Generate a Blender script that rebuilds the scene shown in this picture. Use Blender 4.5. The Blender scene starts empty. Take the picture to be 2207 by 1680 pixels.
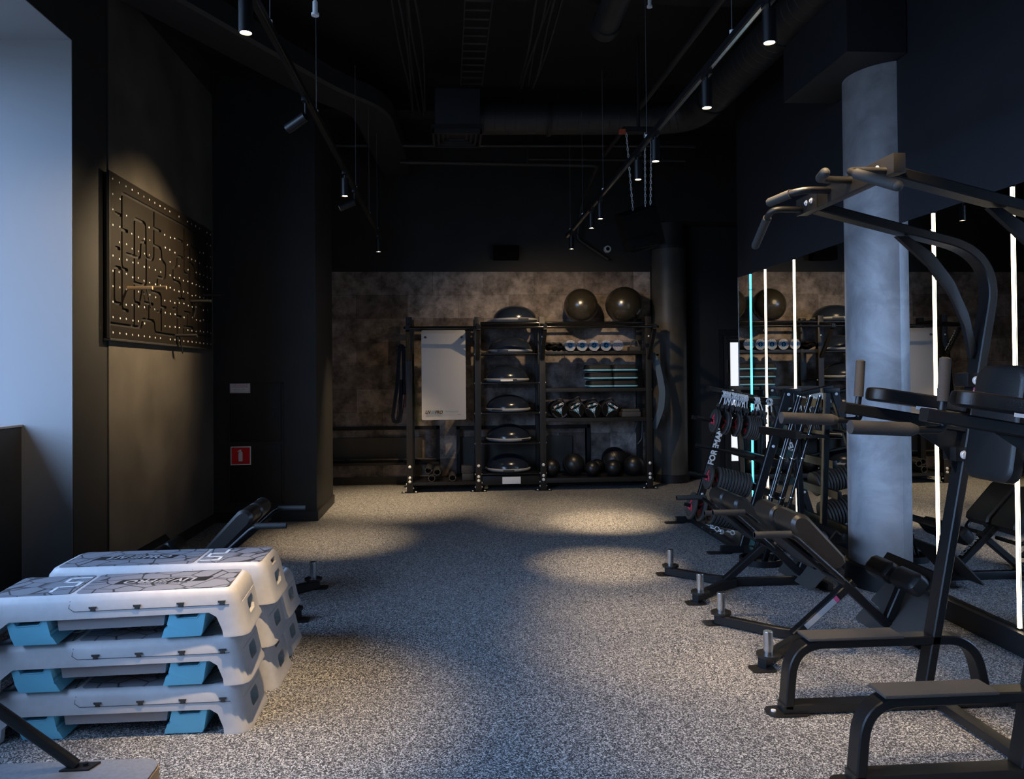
import bpy, bmesh, math, random
from mathutils import Vector, Matrix
random.seed(7)
PI = math.pi
SC = bpy.context.scene
C = SC.collection

# ------------------------------------------------------------------ camera
cam = bpy.data.cameras.new('camera')
cam_o = bpy.data.objects.new('camera', cam)
C.objects.link(cam_o)
cam.sensor_fit = 'HORIZONTAL'
cam.sensor_width = 36.0
cam.lens = 1660.0 / 2207.0 * 36.0
cam.shift_x = (1103.5 - 1088.0) / 2207.0
cam.shift_y = (784.0 - 840.0) / 2207.0
cam.clip_start = 0.05
_r = Vector((0.997653, -0.06791, -0.008799))
_b = Vector((-0.068013, -0.997612, -0.01205)).normalized()
_u = _b.cross(_r).normalized()
_r = _u.cross(_b).normalized()
mw = Matrix.Identity(4)
for i in range(3):
    mw[i][0] = _r[i]; mw[i][1] = _u[i]; mw[i][2] = _b[i]
mw[0][3], mw[1][3], mw[2][3] = 0.0, 0.0, 1.58
cam_o.matrix_world = mw
SC.camera = cam_o

# ------------------------------------------------------------------ view + world
SC.view_settings.view_transform = 'Standard'
SC.view_settings.look = 'None'
SC.view_settings.gamma = 1.0
SC.view_settings.exposure = 0.0
SC.view_settings.use_curve_mapping = False
SC.cycles.use_denoising = True
SC.cycles.max_bounces = 8
SC.cycles.diffuse_bounces = 4
SC.cycles.glossy_bounces = 5
SC.cycles.sample_clamp_indirect = 4.0
world = bpy.data.worlds.new('sky')
SC.world = world
world.use_nodes = True
wn = world.node_tree.nodes
bg = wn['Background']
bg.inputs['Strength'].default_value = 13.5
_wl = world.node_tree.links
_wt = wn.new('ShaderNodeTexCoord'); _ws = wn.new('ShaderNodeSeparateXYZ'); _wr = wn.new('ShaderNodeValToRGB')
_wm = wn.new('ShaderNodeMapRange'); _wm.inputs['From Min'].default_value = -1; _wm.inputs['From Max'].default_value = 1
_wl.new(_wt.outputs['Generated'], _ws.inputs['Vector']); _wl.new(_ws.outputs['Z'], _wm.inputs['Value'])
_wl.new(_wm.outputs['Result'], _wr.inputs['Fac']); _wl.new(_wr.outputs['Color'], bg.inputs['Color'])
_we = _wr.color_ramp.elements      # dim street below the horizon, blue overcast sky above it
_we[0].position = .46; _we[0].color = (.06, .075, .10, 1)
_we[1].position = .54; _we[1].color = (.37, .59, 1.0, 1)

def portal(name, loc, rot, sx, sy):
    l = bpy.data.lights.new(name, 'AREA')
    l.shape = 'RECTANGLE'; l.size = sx; l.size_y = sy; l.energy = 1.0
    l.cycles.is_portal = True
    o = bpy.data.objects.new(name, l); C.objects.link(o)
    o.location = loc; o.rotation_euler = rot
    return o
# daylight comes in through the long left-hand window (opening x=-3.75, y -2.6..5.2, z 1.26..3.8)
portal('window_portal', (-3.80, 1.3, 2.55), (0, -PI/2, 0), 2.7, 8.0)

# ------------------------------------------------------------------ materials
def srgb(r, g, b):
    f = lambda c: c/12.92 if c <= 0.04045 else ((c+0.055)/1.055)**2.4
    return (f(r/255.0), f(g/255.0), f(b/255.0), 1)

def mat(name, col, rough=0.5, metal=0.0, spec=0.5, bump=0.0, bscale=200.0, var=0.0, vscale=6.0, coat=0.0):
    m = bpy.data.materials.new(name); m.use_nodes = True
    nt = m.node_tree; n = nt.nodes; l = nt.links
    p = n['Principled BSDF']
    if len(col) == 3: col = (*col, 1)
    p.inputs['Base Color'].default_value = col
    p.inputs['Roughness'].default_value = rough
    p.inputs['Metallic'].default_value = metal
    p.inputs['Specular IOR Level'].default_value = spec
    if coat: p.inputs['Coat Weight'].default_value = coat
    tc = n.new('ShaderNodeTexCoord')
    if var:
        nz = n.new('ShaderNodeTexNoise'); nz.inputs['Scale'].default_value = vscale
        nz.inputs['Detail'].default_value = 5.0
        l.new(tc.outputs['Object'], nz.inputs['Vector'])
        mx = n.new('ShaderNodeMix'); mx.data_type = 'RGBA'
        lo = tuple(c*(1-var) for c in col[:3]) + (1,); hi = tuple(min(1, c*(1+var)) for c in col[:3]) + (1,)
        mx.inputs['A'].default_value = lo; mx.inputs['B'].default_value = hi
        cr = n.new('ShaderNodeMapRange'); cr.inputs['From Min'].default_value = .32; cr.inputs['From Max'].default_value = .68
        l.new(nz.outputs['Fac'], cr.inputs['Value']); l.new(cr.outputs['Result'], mx.inputs['Factor'])
        l.new(mx.outputs['Result'], p.inputs['Base Color'])
    if bump:
        b = n.new('ShaderNodeBump'); b.inputs['Strength'].default_value = bump; b.inputs['Distance'].default_value = .004
        nz2 = n.new('ShaderNodeTexNoise'); nz2.inputs['Scale'].default_value = bscale
        l.new(tc.outputs['Object'], nz2.inputs['Vector']); l.new(nz2.outputs['Fac'], b.inputs['Height'])
        l.new(b.outputs['Normal'], p.inputs['Normal'])
    return m

def emis(name, col, strength):
    m = bpy.data.materials.new(name); m.use_nodes = True
    n = m.node_tree.nodes; p = n['Principled BSDF']
    p.inputs['Base Color'].default_value = (*col[:3], 1)
    p.inputs['Emission Color'].default_value = (*col[:3], 1)
    p.inputs['Emission Strength'].default_value = strength
    return m

def floor_mat():
    m = bpy.data.materials.new('speckled_rubber'); m.use_nodes = True
    nt = m.node_tree; n = nt.nodes; l = nt.links; p = n['Principled BSDF']
    tc = n.new('ShaderNodeTexCoord')
    vn = n.new('ShaderNodeTexNoise'); vn.inputs['Scale'].default_value = 130; vn.inputs['Detail'].default_value = 2
    l.new(tc.outputs['Object'], vn.inputs['Vector'])
    add = n.new('ShaderNodeMix'); add.data_type = 'VECTOR'; add.inputs['Factor'].default_value = .010
    l.new(tc.outputs['Object'], add.inputs['A']); l.new(vn.outputs['Color'], add.inputs['B'])
    v = n.new('ShaderNodeTexVoronoi'); v.inputs['Scale'].default_value = 225
    l.new(add.outputs['Result'], v.inputs['Vector'])
    sep = n.new('ShaderNodeSeparateColor'); l.new(v.outputs['Color'], sep.inputs['Color'])
    cr = n.new('ShaderNodeValToRGB')
    e = cr.color_ramp.elements
    e[0].position = .0; e[0].color = (.034, .037, .043, 1)
    e[1].position = 1.; e[1].color = (.76, .76, .76, 1)
    for pos, c in ((.48, (.060, .064, .072, 1)), (.60, (.22, .225, .235, 1)), (.80, (.47, .47, .475, 1))):
        q = e.new(pos); q.color = c
    l.new(sep.outputs['Red'], cr.inputs['Fac'])
    l.new(cr.outputs['Color'], p.inputs['Base Color'])
    p.inputs['Roughness'].default_value = .62
    p.inputs['Specular IOR Level'].default_value = .35
    b = n.new('ShaderNodeBump'); b.inputs['Strength'].default_value = .35; b.inputs['Distance'].default_value = .003
    l.new(v.outputs['Distance'], b.inputs['Height']); l.new(b.outputs['Normal'], p.inputs['Normal'])
    return m

def tile_mat():
    m = bpy.data.materials.new('stone_panel_tiles'); m.use_nodes = True
    nt = m.node_tree; n = nt.nodes; l = nt.links; p = n['Principled BSDF']
    tc = n.new('ShaderNodeTexCoord')
    mp = n.new('ShaderNodeMapping'); mp.inputs['Rotation'].default_value = (PI/2, 0, 0)
    mp.inputs['Location'].default_value = (.27, .02, 0)
    l.new(tc.outputs['Object'], mp.inputs['Vector'])
    br = n.new('ShaderNodeTexBrick')
    br.inputs['Scale'].default_value = 1.0; br.inputs['Brick Width'].default_value = .73; br.inputs['Row Height'].default_value = .336
    br.inputs['Mortar Size'].default_value = .0015; br.inputs['Mortar Smooth'].default_value = .2
    br.inputs['Color1'].default_value = (.19, .150, .128, 1); br.inputs['Color2'].default_value = (.44, .375, .335, 1)
    br.inputs['Mortar'].default_value = (.10, .08, .07, 1)
    l.new(mp.outputs['Vector'], br.inputs['Vector'])
    nz = n.new('ShaderNodeTexNoise'); nz.inputs['Scale'].default_value = 4.5; nz.inputs['Detail'].default_value = 9; nz.inputs['Roughness'].default_value = .68
    l.new(tc.outputs['Object'], nz.inputs['Vector'])
    cr = n.new('ShaderNodeMapRange'); cr.inputs['From Min'].default_value = .36; cr.inputs['From Max'].default_value = .66
    cr.inputs['To Min'].default_value = .35; cr.inputs['To Max'].default_value = 1.55
    l.new(nz.outputs['Fac'], cr.inputs['Value'])
    mx = n.new('ShaderNodeMix'); mx.data_type = 'RGBA'; mx.blend_type = 'MULTIPLY'; mx.inputs['Factor'].default_value = 1
    l.new(br.outputs['Color'], mx.inputs['A']); l.new(cr.outputs['Result'], mx.inputs['B'])
    l.new(mx.outputs['Result'], p.inputs['Base Color'])
    p.inputs['Roughness'].default_value = .7
    p.inputs['Specular IOR Level'].default_value = .25
    return m

def plaster_mat():
    m = mat('grey_lime_plaster', (.30, .31, .33), .42, spec=.5)
    nt = m.node_tree; n = nt.nodes; l = nt.links; p = n['Principled BSDF']
    tc = n.new('ShaderNodeTexCoord')
    a = n.new('ShaderNodeTexNoise'); a.inputs['Scale'].default_value = 2.6; a.inputs['Detail'].default_value = 10; a.inputs['Distortion'].default_value = .5; a.inputs['Roughness'].default_value = .6
    l.new(tc.outputs['Object'], a.inputs['Vector'])
    cr = n.new('ShaderNodeValToRGB'); e = cr.color_ramp.elements
    e[0].position = .34; e[0].color = (.19, .192, .20, 1); e[1].position = .72; e[1].color = (.46, .47, .49, 1)
    q = e.new(.52); q.color = (.29, .295, .31, 1)
    l.new(a.outputs['Fac'], cr.inputs['Fac']); l.new(cr.outputs['Color'], p.inputs['Base Color'])
    b = n.new('ShaderNodeBump'); b.inputs['Strength'].default_value = .12; b.inputs['Distance'].default_value = .01
    l.new(a.outputs['Fac'], b.inputs['Height']); l.new(b.outputs['Normal'], p.inputs['Normal'])
    return m

def deckmat():
    m = mat('grooved_deck_rubber', (.12, .125, .14), .5)
    nt = m.node_tree; n = nt.nodes; l = nt.links; p = n['Principled BSDF']
    tc = n.new('ShaderNodeTexCoord')
    mp = n.new('ShaderNodeMapping'); mp.inputs['Scale'].default_value = (1, 1.25, 0)
    mp.inputs['Rotation'].default_value = (0, 0, .5)
    l.new(tc.outputs['Object'], mp.inputs['Vector'])
    v = n.new('ShaderNodeTexVoronoi'); v.feature = 'DISTANCE_TO_EDGE'; v.inputs['Scale'].default_value = 9; v.distance = 'MANHATTAN' if hasattr(v, 'distance') else v.distance
    l.new(mp.outputs['Vector'], v.inputs['Vector'])
    cr = n.new('ShaderNodeValToRGB'); e = cr.color_ramp.elements
    e[0].position = .018; e[0].color = (.035, .035, .04, 1); e[1].position = .04; e[1].color = (.215, .22, .25, 1)
    l.new(v.outputs['Distance'], cr.inputs['Fac']); l.new(cr.outputs['Color'], p.inputs['Base Color'])
    b = n.new('ShaderNodeBump'); b.inputs['Strength'].default_value = .5; b.inputs['Distance'].default_value = .004
    l.new(cr.outputs['Color'], b.inputs['Height']); l.new(b.outputs['Normal'], p.inputs['Normal'])
    return m

M = dict(
    floor=floor_mat(), tiles=tile_mat(), plaster=plaster_mat(), deck_top=deckmat(),
    wall=mat('charcoal_wall_paint', (.020, .0205, .020), .62, var=.15, vscale=3, bump=.05, bscale=300),
    wall_navy=mat('blue_black_wall_paint', (.016, .019, .025), .6, var=.1, vscale=3),
    wall_plaster=mat('dark_troweled_plaster', (.085, .078, .066), .5, var=.28, vscale=2.2, bump=.12, bscale=30),
    jamb=mat('pale_reveal_paint', (.215, .222, .23), .7),
    ceil=mat('black_ceiling_paint', (.004, .004, .004), .8),
    base=mat('black_skirting', (.012, .012, .013), .5),
    duct=mat('black_duct_sheet', (.024, .024, .025), .5, spec=.5),
    duct_dark=mat('ceiling_black_metal', (.008, .008, .008), .6),
    steel=mat('black_powder_coat', (.007, .0072, .0078), .36, spec=.38, bump=.12, bscale=900),
    steel2=mat('black_powder_coat_rough', (.013, .012, .011), .42, spec=.42, bump=.2, bscale=700),
    chrome=mat('brushed_chrome', (.62, .63, .64), .25, metal=1.0),
    zinc=mat('zinc_bolt', (.88, .88, .88), .35, metal=.15),
    vinyl=mat('black_upholstery_vinyl', (.010, .010, .010), .40, spec=.42, bump=.25, bscale=260),
    vinyl_br=mat('black_brown_vinyl', (.020, .017, .014), .38, spec=.5, bump=.25, bscale=260),
    foam=mat('black_foam_grip', (.035, .031, .028), .75, bump=.5, bscale=500),
    grip=mat('worn_rubber_grip', (.030, .029, .027), .62, bump=.3, bscale=500),
    tread=mat('ribbed_step_rubber', (.055, .050, .046), .7, bump=.9, bscale=420),
    plate_rub=mat('black_plate_rubber', (.050, .047, .044), .55, bump=.1, bscale=300),
    red=mat('red_logo_print', (.92, .05, .09), .5),
    white=mat('white_print', (.80, .80, .80), .5),
    grey_print=mat('grey_print', (.36, .38, .40), .5),
    blue_print=mat('light_blue_print', (.05, .20, .32), .5),
    deck=mat('off_white_plastic', (.56, .55, .56), .42, var=.04, vscale=30),
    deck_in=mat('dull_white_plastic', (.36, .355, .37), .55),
    cyan=mat('blue_plastic_leg', (.20, .60, .78), .42),
    cyan_d=mat('teal_plastic_insert', (.02, .50, .52), .4),
    bosu=mat('slate_blue_dome_rubber', (.014, .021, .036), .20, spec=.6),
    bosu_base=mat('grey_platform_plastic', (.42, .42, .43), .4),
    ball=mat('glossy_black_exercise_ball', (.030, .026, .018), .25, spec=.9),
    slam=mat('black_medicine_ball_rubber', (.008, .009, .011), .38, spec=.6),
    mat_grey=mat('silver_exercise_mat', (.46, .45, .44), .42, spec=.5, bump=.05, bscale=60),
    roller=mat('speckled_foam_roller', (.24, .24, .27), .7, var=.98, vscale=110),
    blue_core=mat('blue_roller_core', (.03, .20, .42), .4),
    stripe=mat('pale_blue_piping', (.16, .46, .62), .5),
    black_fab=mat('black_fabric', (.005, .005, .006), .7, bump=.3, bscale=200),
    strap=mat('blue_grey_webbing', (.10, .14, .18), .6),
    green=mat('green_latex_band', (.16, .34, .03), .5),
    redband=mat('red_latex_band', (.40, .03, .04), .5),
    pink=mat('pink_label', (.62, .08, .20), .5),
    sign_red=mat('fire_sign_red', (.85, .01, .015), .5),
    sign_white=mat('sign_white', (.92, .92, .94), .5),
    paper=mat('sticker_paper', (.92, .88, .92), .5),
    ply=mat('film_faced_plywood', (.012, .0095, .007), .38, spec=.5, var=.15, vscale=5),
    ply_edge=mat('plywood_edge', (.42, .30, .17), .6),
    plyblack=mat('black_groove_back', (.006, .006, .006), .7),
    carpet=mat('grey_felt_top', (.23, .23, .245), .85, var=.1, vscale=60, bump=.3, bscale=500),
    box_black=mat('matte_black_plastic', (.002, .002, .002), .8, spec=.15),
    wire=mat('dull_steel_wire', (.10, .10, .11), .5),
    orange=mat('orange_tag', (.5, .10, .04), .5),
    bar=mat('glossy_black_bar_sleeve', (.005, .005, .006), .14, spec=.45),
    blue_mat=mat('blue_mat_plastic', (.02, .10, .26), .4),
    lens=emis('spot_lens', (1.0, .83, .60), 45.0),
    strip=emis('warm_led_diffuser', (1.0, .80, .52), 9.0),
    strip_blue=emis('cyan_led_diffuser', (.06, .62, 1.0), 6.0),
    pane=emis('self_lit_frosted_pane', (.85, .88, .92), .95),  # door glass emits by itself; the glow replaces daylight from behind
    cam_white=mat('camera_white_plastic', (.85, .86, .88), .4),
)
mm = bpy.data.materials.new('mirror_glass'); mm.use_nodes = True
p_ = mm.node_tree.nodes['Principled BSDF']
p_.inputs['Base Color'].default_value = (.80, .82, .82, 1); p_.inputs['Metallic'].default_value = 1; p_.inputs['Roughness'].default_value = 0.0
M['mirror'] = mm
gm = bpy.data.materials.new('window_glass'); gm.use_nodes = True
_n = gm.node_tree.nodes; _l = gm.node_tree.links
_t = _n.new('ShaderNodeBsdfTransparent'); _g = _n.new('ShaderNodeBsdfGlossy'); _g.inputs['Roughness'].default_value = .02
_m = _n.new('ShaderNodeMixShader'); _m.inputs[0].default_value = .06
_l.new(_t.outputs[0], _m.inputs[1]); _l.new(_g.outputs[0], _m.inputs[2])
_l.new(_m.outputs[0], _n['Material Output'].inputs['Surface'])
M['glass'] = gm

# ------------------------------------------------------------------ mesh helpers
def B(): return bmesh.new()

def box(bm, x0, x1, y0, y1, z0, z1, bev=0.0, mtx=None):
    r = bmesh.ops.create_cube(bm, size=1.0)
    vs = r['verts']
    for v in vs:
        v.co = Vector(((x0+x1)/2 + v.co.x*(x1-x0), (y0+y1)/2 + v.co.y*(y1-y0), (z0+z1)/2 + v.co.z*(z1-z0)))
    if bev > 0:
        es = list({e for v in vs for e in v.link_edges})
        rb = bmesh.ops.bevel(bm, geom=es, offset=bev, segments=2, affect='EDGES', profile=.6)
        vs = list({v for f in rb['faces'] for v in f.verts} | {v for v in vs if v.is_valid})
    if mtx is not None:
        for v in vs: v.co = mtx @ v.co
    return bm

def frame_of(d, up=Vector((0, 0, 1))):
    d = d.normalized()
    if abs(d.dot(up)) > .98: up = Vector((0, 1, 0)) if abs(d.y) < .9 else Vector((1, 0, 0))
    s = d.cross(up).normalized(); u = s.cross(d).normalized()
    return s, u

def ring(bm, c, s, u, r, n, sx=1.0, su=1.0):
    return [bm.verts.new(c + s*math.cos(2*PI*i/n)*r*sx + u*math.sin(2*PI*i/n)*r*su) for i in range(n)]

def bridge(bm, a, b):
    n = len(a)
    for i in range(n):
        bm.faces.new((a[i], a[(i+1) % n], b[(i+1) % n], b[i]))

def cyl(bm, p0, p1, r0, r1=None, n=20, cap=True):
    p0, p1 = Vector(p0), Vector(p1)
    if r1 is None: r1 = r0
    s, u = frame_of(p1-p0)
    a = ring(bm, p0, s, u, r0, n); b = ring(bm, p1, s, u, r1, n)
    bridge(bm, a, b)
    if cap:
        bm.faces.new(a[::-1]); bm.faces.new(b)
    return bm

def tubering(bm, p0, p1, r0, r1, n=24):
    """hollow cylinder, outer r0, inner r1"""
    p0, p1 = Vector(p0), Vector(p1)
    s, u = frame_of(p1-p0)
    a = ring(bm, p0, s, u, r0, n); b = ring(bm, p1, s, u, r0, n)
    c = ring(bm, p1, s, u, r1, n); d = ring(bm, p0, s, u, r1, n)
    bridge(bm, a, b); bridge(bm, b, c); bridge(bm, c, d); bridge(bm, d, a)
    return bm

def lathe(bm, prof, c=(0, 0, 0), axis='z', n=32, mtx=None):
    """prof: list of (r, h)"""
    c = Vector(c); rings = []
    for r, h in prof:
        rr = []
        for i in range(n):
            a = 2*PI*i/n
            if axis == 'z': v = Vector((r*math.cos(a), r*math.sin(a), h))
            elif axis == 'x': v = Vector((h, r*math.cos(a), r*math.sin(a)))
            else: v = Vector((r*math.cos(a), h, r*math.sin(a)))
            if mtx is not None: v = mtx @ v
            rr.append(bm.verts.new(c+v))
        rings.append(rr)
    for a, b in zip(rings, rings[1:]): bridge(bm, a, b)
    bm.faces.new(rings[0][::-1]); bm.faces.new(rings[-1])
    return bm

def smooth_path(pts, rad=.06, seg=5):
    """round the corners of a polyline"""
    P = [Vector(p) for p in pts]
    if len(P) < 3: return P
    out = [P[0]]
    for a, b, c in zip(P, P[1:], P[2:]):
        d1 = (a-b); d2 = (c-b)
        t = min(rad, d1.length*.49, d2.length*.49)
        p1 = b+d1.normalized()*t; p2 = b+d2.normalized()*t
        for i in range(seg+1):
            k = i/seg
            out.append((1-k)*(1-k)*p1 + 2*k*(1-k)*b + k*k*p2)
    out.append(P[-1])
    return out

def sweep(bm, pts, w, h=None, up=(0, 0, 1), n=12, cap=True):
    """round tube (h None, radius w) or rectangular tube (w across, h along 'up') swept along pts"""
    P = [Vector(p) for p in pts]; rings = []; up = Vector(up)
    for i, p in enumerate(P):
        if i == 0: d = P[1]-P[0]
        elif i == len(P)-1: d = P[-1]-P[-2]
        else: d = (P[i+1]-P[i]).normalized() + (P[i]-P[i-1]).normalized()
        d.normalize()
        s = d.cross(up)
        if s.length < 1e-4: s = d.cross(Vector((0, 1, 0)))
        s.normalize(); u = s.cross(d).normalized()
        k = 1.0
        if 0 < i < len(P)-1:
            cosa = max(.35, d.dot((P[i+1]-P[i]).normalized())); k = 1/cosa
        if h is None:
            rings.append(ring(bm, p, s, u, w, n))
        else:
            c = min(w, h)*.12
            q = []
            for sx, sy in ((-1, -1), (1, -1), (1, 1), (-1, 1)):
                ox = (sx*(w/2-c), sy*h/2) if (sx, sy) in ((-1, -1), (1, 1)) else (sx*w/2, sy*(h/2-c))
                ox2 = (sx*w/2, sy*(h/2-c)) if (sx, sy) in ((-1, -1), (1, 1)) else (sx*(w/2-c), sy*h/2)
                q.append(ox2); q.append(ox)
            pts2 = [(-w/2, -(h/2-c)), (-(w/2-c), -h/2), (w/2-c, -h/2), (w/2, -(h/2-c)), (w/2, h/2-c), (w/2-c, h/2), (-(w/2-c), h/2), (-w/2, h/2-c)]
            rings.append([bm.verts.new(p + s*a + u*b) for a, b in pts2])
    for a, b in zip(rings, rings[1:]): bridge(bm, a, b)
    if cap:
        bm.faces.new(rings[0][::-1]); bm.faces.new(rings[-1])
    return bm

def tube(bm, pts, r, rad=.05, n=14):
    return sweep(bm, smooth_path(pts, rad), r, None, n=n)

def prism(bm, poly, axis, a, b, bev=0.0):
    """poly 2D points; axis 'x','y','z' is the extrusion axis from a to b"""
    def P3(u, v, t):
        return Vector((t, u, v)) if axis == 'x' else Vector((u, t, v)) if axis == 'y' else Vector((u, v, t))
    A = [bm.verts.new(P3(u, v, a)) for u, v in poly]; Bv = [bm.verts.new(P3(u, v, b)) for u, v in poly]
    bridge(bm, A, Bv); bm.faces.new(A[::-1]); bm.faces.new(Bv)
    if bev:
        es = [e for e in bm.edges if (e.verts[0] in A) == (e.verts[1] in A) and (e.verts[0] in A or e.verts[0] in Bv)]
        bmesh.ops.bevel(bm, geom=es, offset=bev, segments=2, affect='EDGES', profile=.6)
    return bm

def rrect(w, h, r, n=6, cx=0, cy=0):
    out = []
    for sx, sy, a0 in ((1, 1, 0), (-1, 1, 90), (-1, -1, 180), (1, -1, 270)):
        for i in range(n+1):
            a = math.radians(a0+90*i/n)
            out.append((cx+sx*(w/2-r)+r*math.cos(a), cy+sy*(h/2-r)+r*math.sin(a)))
    return out

def pad(bm, w, h, t, r=.05, b=.015, mtx=None):
    """upholstered cushion: rounded rectangle w x h in local xy, thickness t in z with soft edges"""
    base = rrect(w, h, r, 6)
    rings = []
    for k in range(7):
        a = -PI/2 + PI*k/6
        off = b*(1-math.cos(a)) ; z = math.sin(a)
        zz = t/2*(z if abs(z) < 1 else z)
        zz = (t/2-b)*(1 if z > 0 else -1 if z < 0 else 0) + b*z
        sx = (w/2-off)/(w/2); sy = (h/2-off)/(h/2)
        rings.append([Vector((x*sx, y*sy, zz)) for x, y in base])
    VR = []
    for rg in rings:
        VR.append([bm.verts.new(mtx @ v if mtx is not None else v) for v in rg])
    for a_, b_ in zip(VR, VR[1:]): bridge(bm, a_, b_)
    bm.faces.new(VR[0][::-1]); bm.faces.new(VR[-1])
    return bm

def sphere(bm, c, r, sz=1.0, u=28, v=18, mtx=None):
    rr = bmesh.ops.create_uvsphere(bm, u_segments=u, v_segments=v, radius=r)
    for q in rr['verts']:
        co = Vector((q.co.x, q.co.y, q.co.z*sz))
        if mtx is not None: co = mtx @ co
        q.co = co+Vector(c)
    return bm

def finish(bm, name, m, smooth=True, ang=35):
    bmesh.ops.recalc_face_normals(bm, faces=bm.faces)
    me = bpy.data.meshes.new(name); bm.to_mesh(me); bm.free()
    if smooth:
        me.shade_smooth()
        try: me.set_sharp_from_angle(angle=math.radians(ang))
        except Exception: pass
    me.materials.append(M[m] if isinstance(m, str) else m)
    return me

def root_loc(parent):
    v = Vector((0, 0, 0)); p = parent
    while p is not None:
        v += p.location; p = p.parent
    return v

def part(name, bm, m, parent=None, world=False, smooth=True, label=None, ang=35):
    """one mesh object; world=True: verts are in world space and the (unrotated) parent's location is taken off"""
    if world and parent is not None:
        off = root_loc(parent)
        for v in bm.verts: v.co -= off
    me = finish(bm, name, m, smooth, ang)
    o = bpy.data.objects.new(name, me); C.objects.link(o)
    if parent is not None: o.parent = parent
    if label: o['label'] = label
    return o

def tag(o, label, cat, group=None, kind=None):
    o['label'] = label; o['category'] = cat
    if group: o['group'] = group
    if kind: o['kind'] = kind
    return o

def thing(name, label, cat, loc, group=None, rz=0.0):
    o = bpy.data.objects.new(name, None); C.objects.link(o)
    o.empty_display_size = .1
    o.location = loc; o.rotation_euler = (0, 0, rz)
    return tag(o, label, cat, group)

def struct(name, bm, m, smooth=False):
    o = part(name, bm, m, smooth=smooth); o['kind'] = 'structure'
    return o

def single(name, bm, m, label, cat, group=None, origin=None, ang=35):
    """a thing that is one mesh"""
    if origin is None:
        xs = [v.co for v in bm.verts]
        origin = Vector(((min(c.x for c in xs)+max(c.x for c in xs))/2, (min(c.y for c in xs)+max(c.y for c in xs))/2, min(c.z for c in xs)))
    origin = Vector(origin)
    for v in bm.verts: v.co -= origin
    o = part(name, bm, m, ang=ang); o.location = origin
    return tag(o, label, cat, group)

def dup(root, loc, rz=None, label=None):
    r = root.copy(); C.objects.link(r); r.location = loc
    if rz is not None: r.rotation_euler = (0, 0, rz)
    if label: r['label'] = label
    for ch in list(root.children):
        c = ch.copy(); C.objects.link(c); c.parent = r
        for g in list(ch.children):
            d = g.copy(); C.objects.link(d); d.parent = c
    return r

def cut(o, *cutters):
    """apply boolean differences to o's mesh, then remove the cutters"""
    tmp = []
    for i, cb in enumerate(cutters):
        bmesh.ops.recalc_face_normals(cb, faces=cb.faces)
        me = bpy.data.meshes.new('cut'); cb.to_mesh(me); cb.free()
        co = bpy.data.objects.new('cut', me); C.objects.link(co)
        md = o.modifiers.new('b%d' % i, 'BOOLEAN'); md.operation = 'DIFFERENCE'; md.solver = 'EXACT'; md.object = co; md.use_self = True
        tmp.append(co)
    par = o.parent; o.parent = None
    bpy.context.view_layer.update()
    dg = bpy.context.evaluated_depsgraph_get()
    new = bpy.data.meshes.new_from_object(o.evaluated_get(dg))
    o.modifiers.clear(); old = o.data; o.data = new; o.parent = par
    for c_ in tmp: bpy.data.objects.remove(c_)
    new.shade_smooth()
    try: new.set_sharp_from_angle(angle=math.radians(30))
    except Exception: pass
    return o

def text(name, s, size, m, parent, loc, rot, extrude=.0006, ax='CENTER', shear=0.0, sx=1.0, bold=0.0, label=None):
    cu = bpy.data.curves.new(name, 'FONT'); cu.body = s; cu.size = size; cu.extrude = extrude
    cu.align_x = ax; cu.align_y = 'CENTER'; cu.shear = shear; cu.offset = bold
    cu.resolution_u = 3
    t = bpy.data.objects.new(name+'_curve', cu); C.objects.link(t)
    bpy.context.view_layer.update()
    me = bpy.data.meshes.new_from_object(t.evaluated_get(bpy.context.evaluated_depsgraph_get()))
    bpy.data.objects.remove(t)
    me.transform(Matrix.Diagonal((sx, 1, 1, 1)))
    me.materials.clear(); me.materials.append(M[m])
    o = bpy.data.objects.new(name, me); C.objects.link(o); o.parent = parent
    o.matrix_local = Matrix.Translation(loc) @ rot.to_4x4()
    if label: o['label'] = label
    return o

def rotm(xa, ya):
    """rotation whose local x,y axes point along xa, ya"""
    x = Vector(xa).normalized(); y = Vector(ya).normalized(); z = x.cross(y)
    return Matrix((x, y, z)).transposed()

def logo(size, dark, par, loc, R, ext=.0004, sx=.9, bold=.002, blue='blue_print'):
    """LIV // PRO word mark with slanted stripes, centred on loc"""
    X_ = R @ Vector((1, 0, 0))
    for nm, s_, off, m_ in (('lettering', 'LIV', -1.30, dark), ('logo_stripes', '///', -.05, blue), ('lettering', 'PRO', 1.45, dark)):
        text(nm, s_, size, m_, par, Vector(loc) + X_*off*size*sx, R, ext, sx=sx, bold=bold, shear=.25)
# ================================================================== ROOM SHELL
XW = -2.57      # left wall
XM = 3.131      # mirror wall
YB = 11.10      # back wall
ZC = 4.9
b = B(); box(b, -4.2, 6.0, -3.2, 12.0, -.12, 0); struct('floor', b, 'floor')
b = B(); box(b, -4.2, 6.0, -3.2, 12.0, ZC, ZC+.12); struct('ceiling', b, 'ceil')
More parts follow.
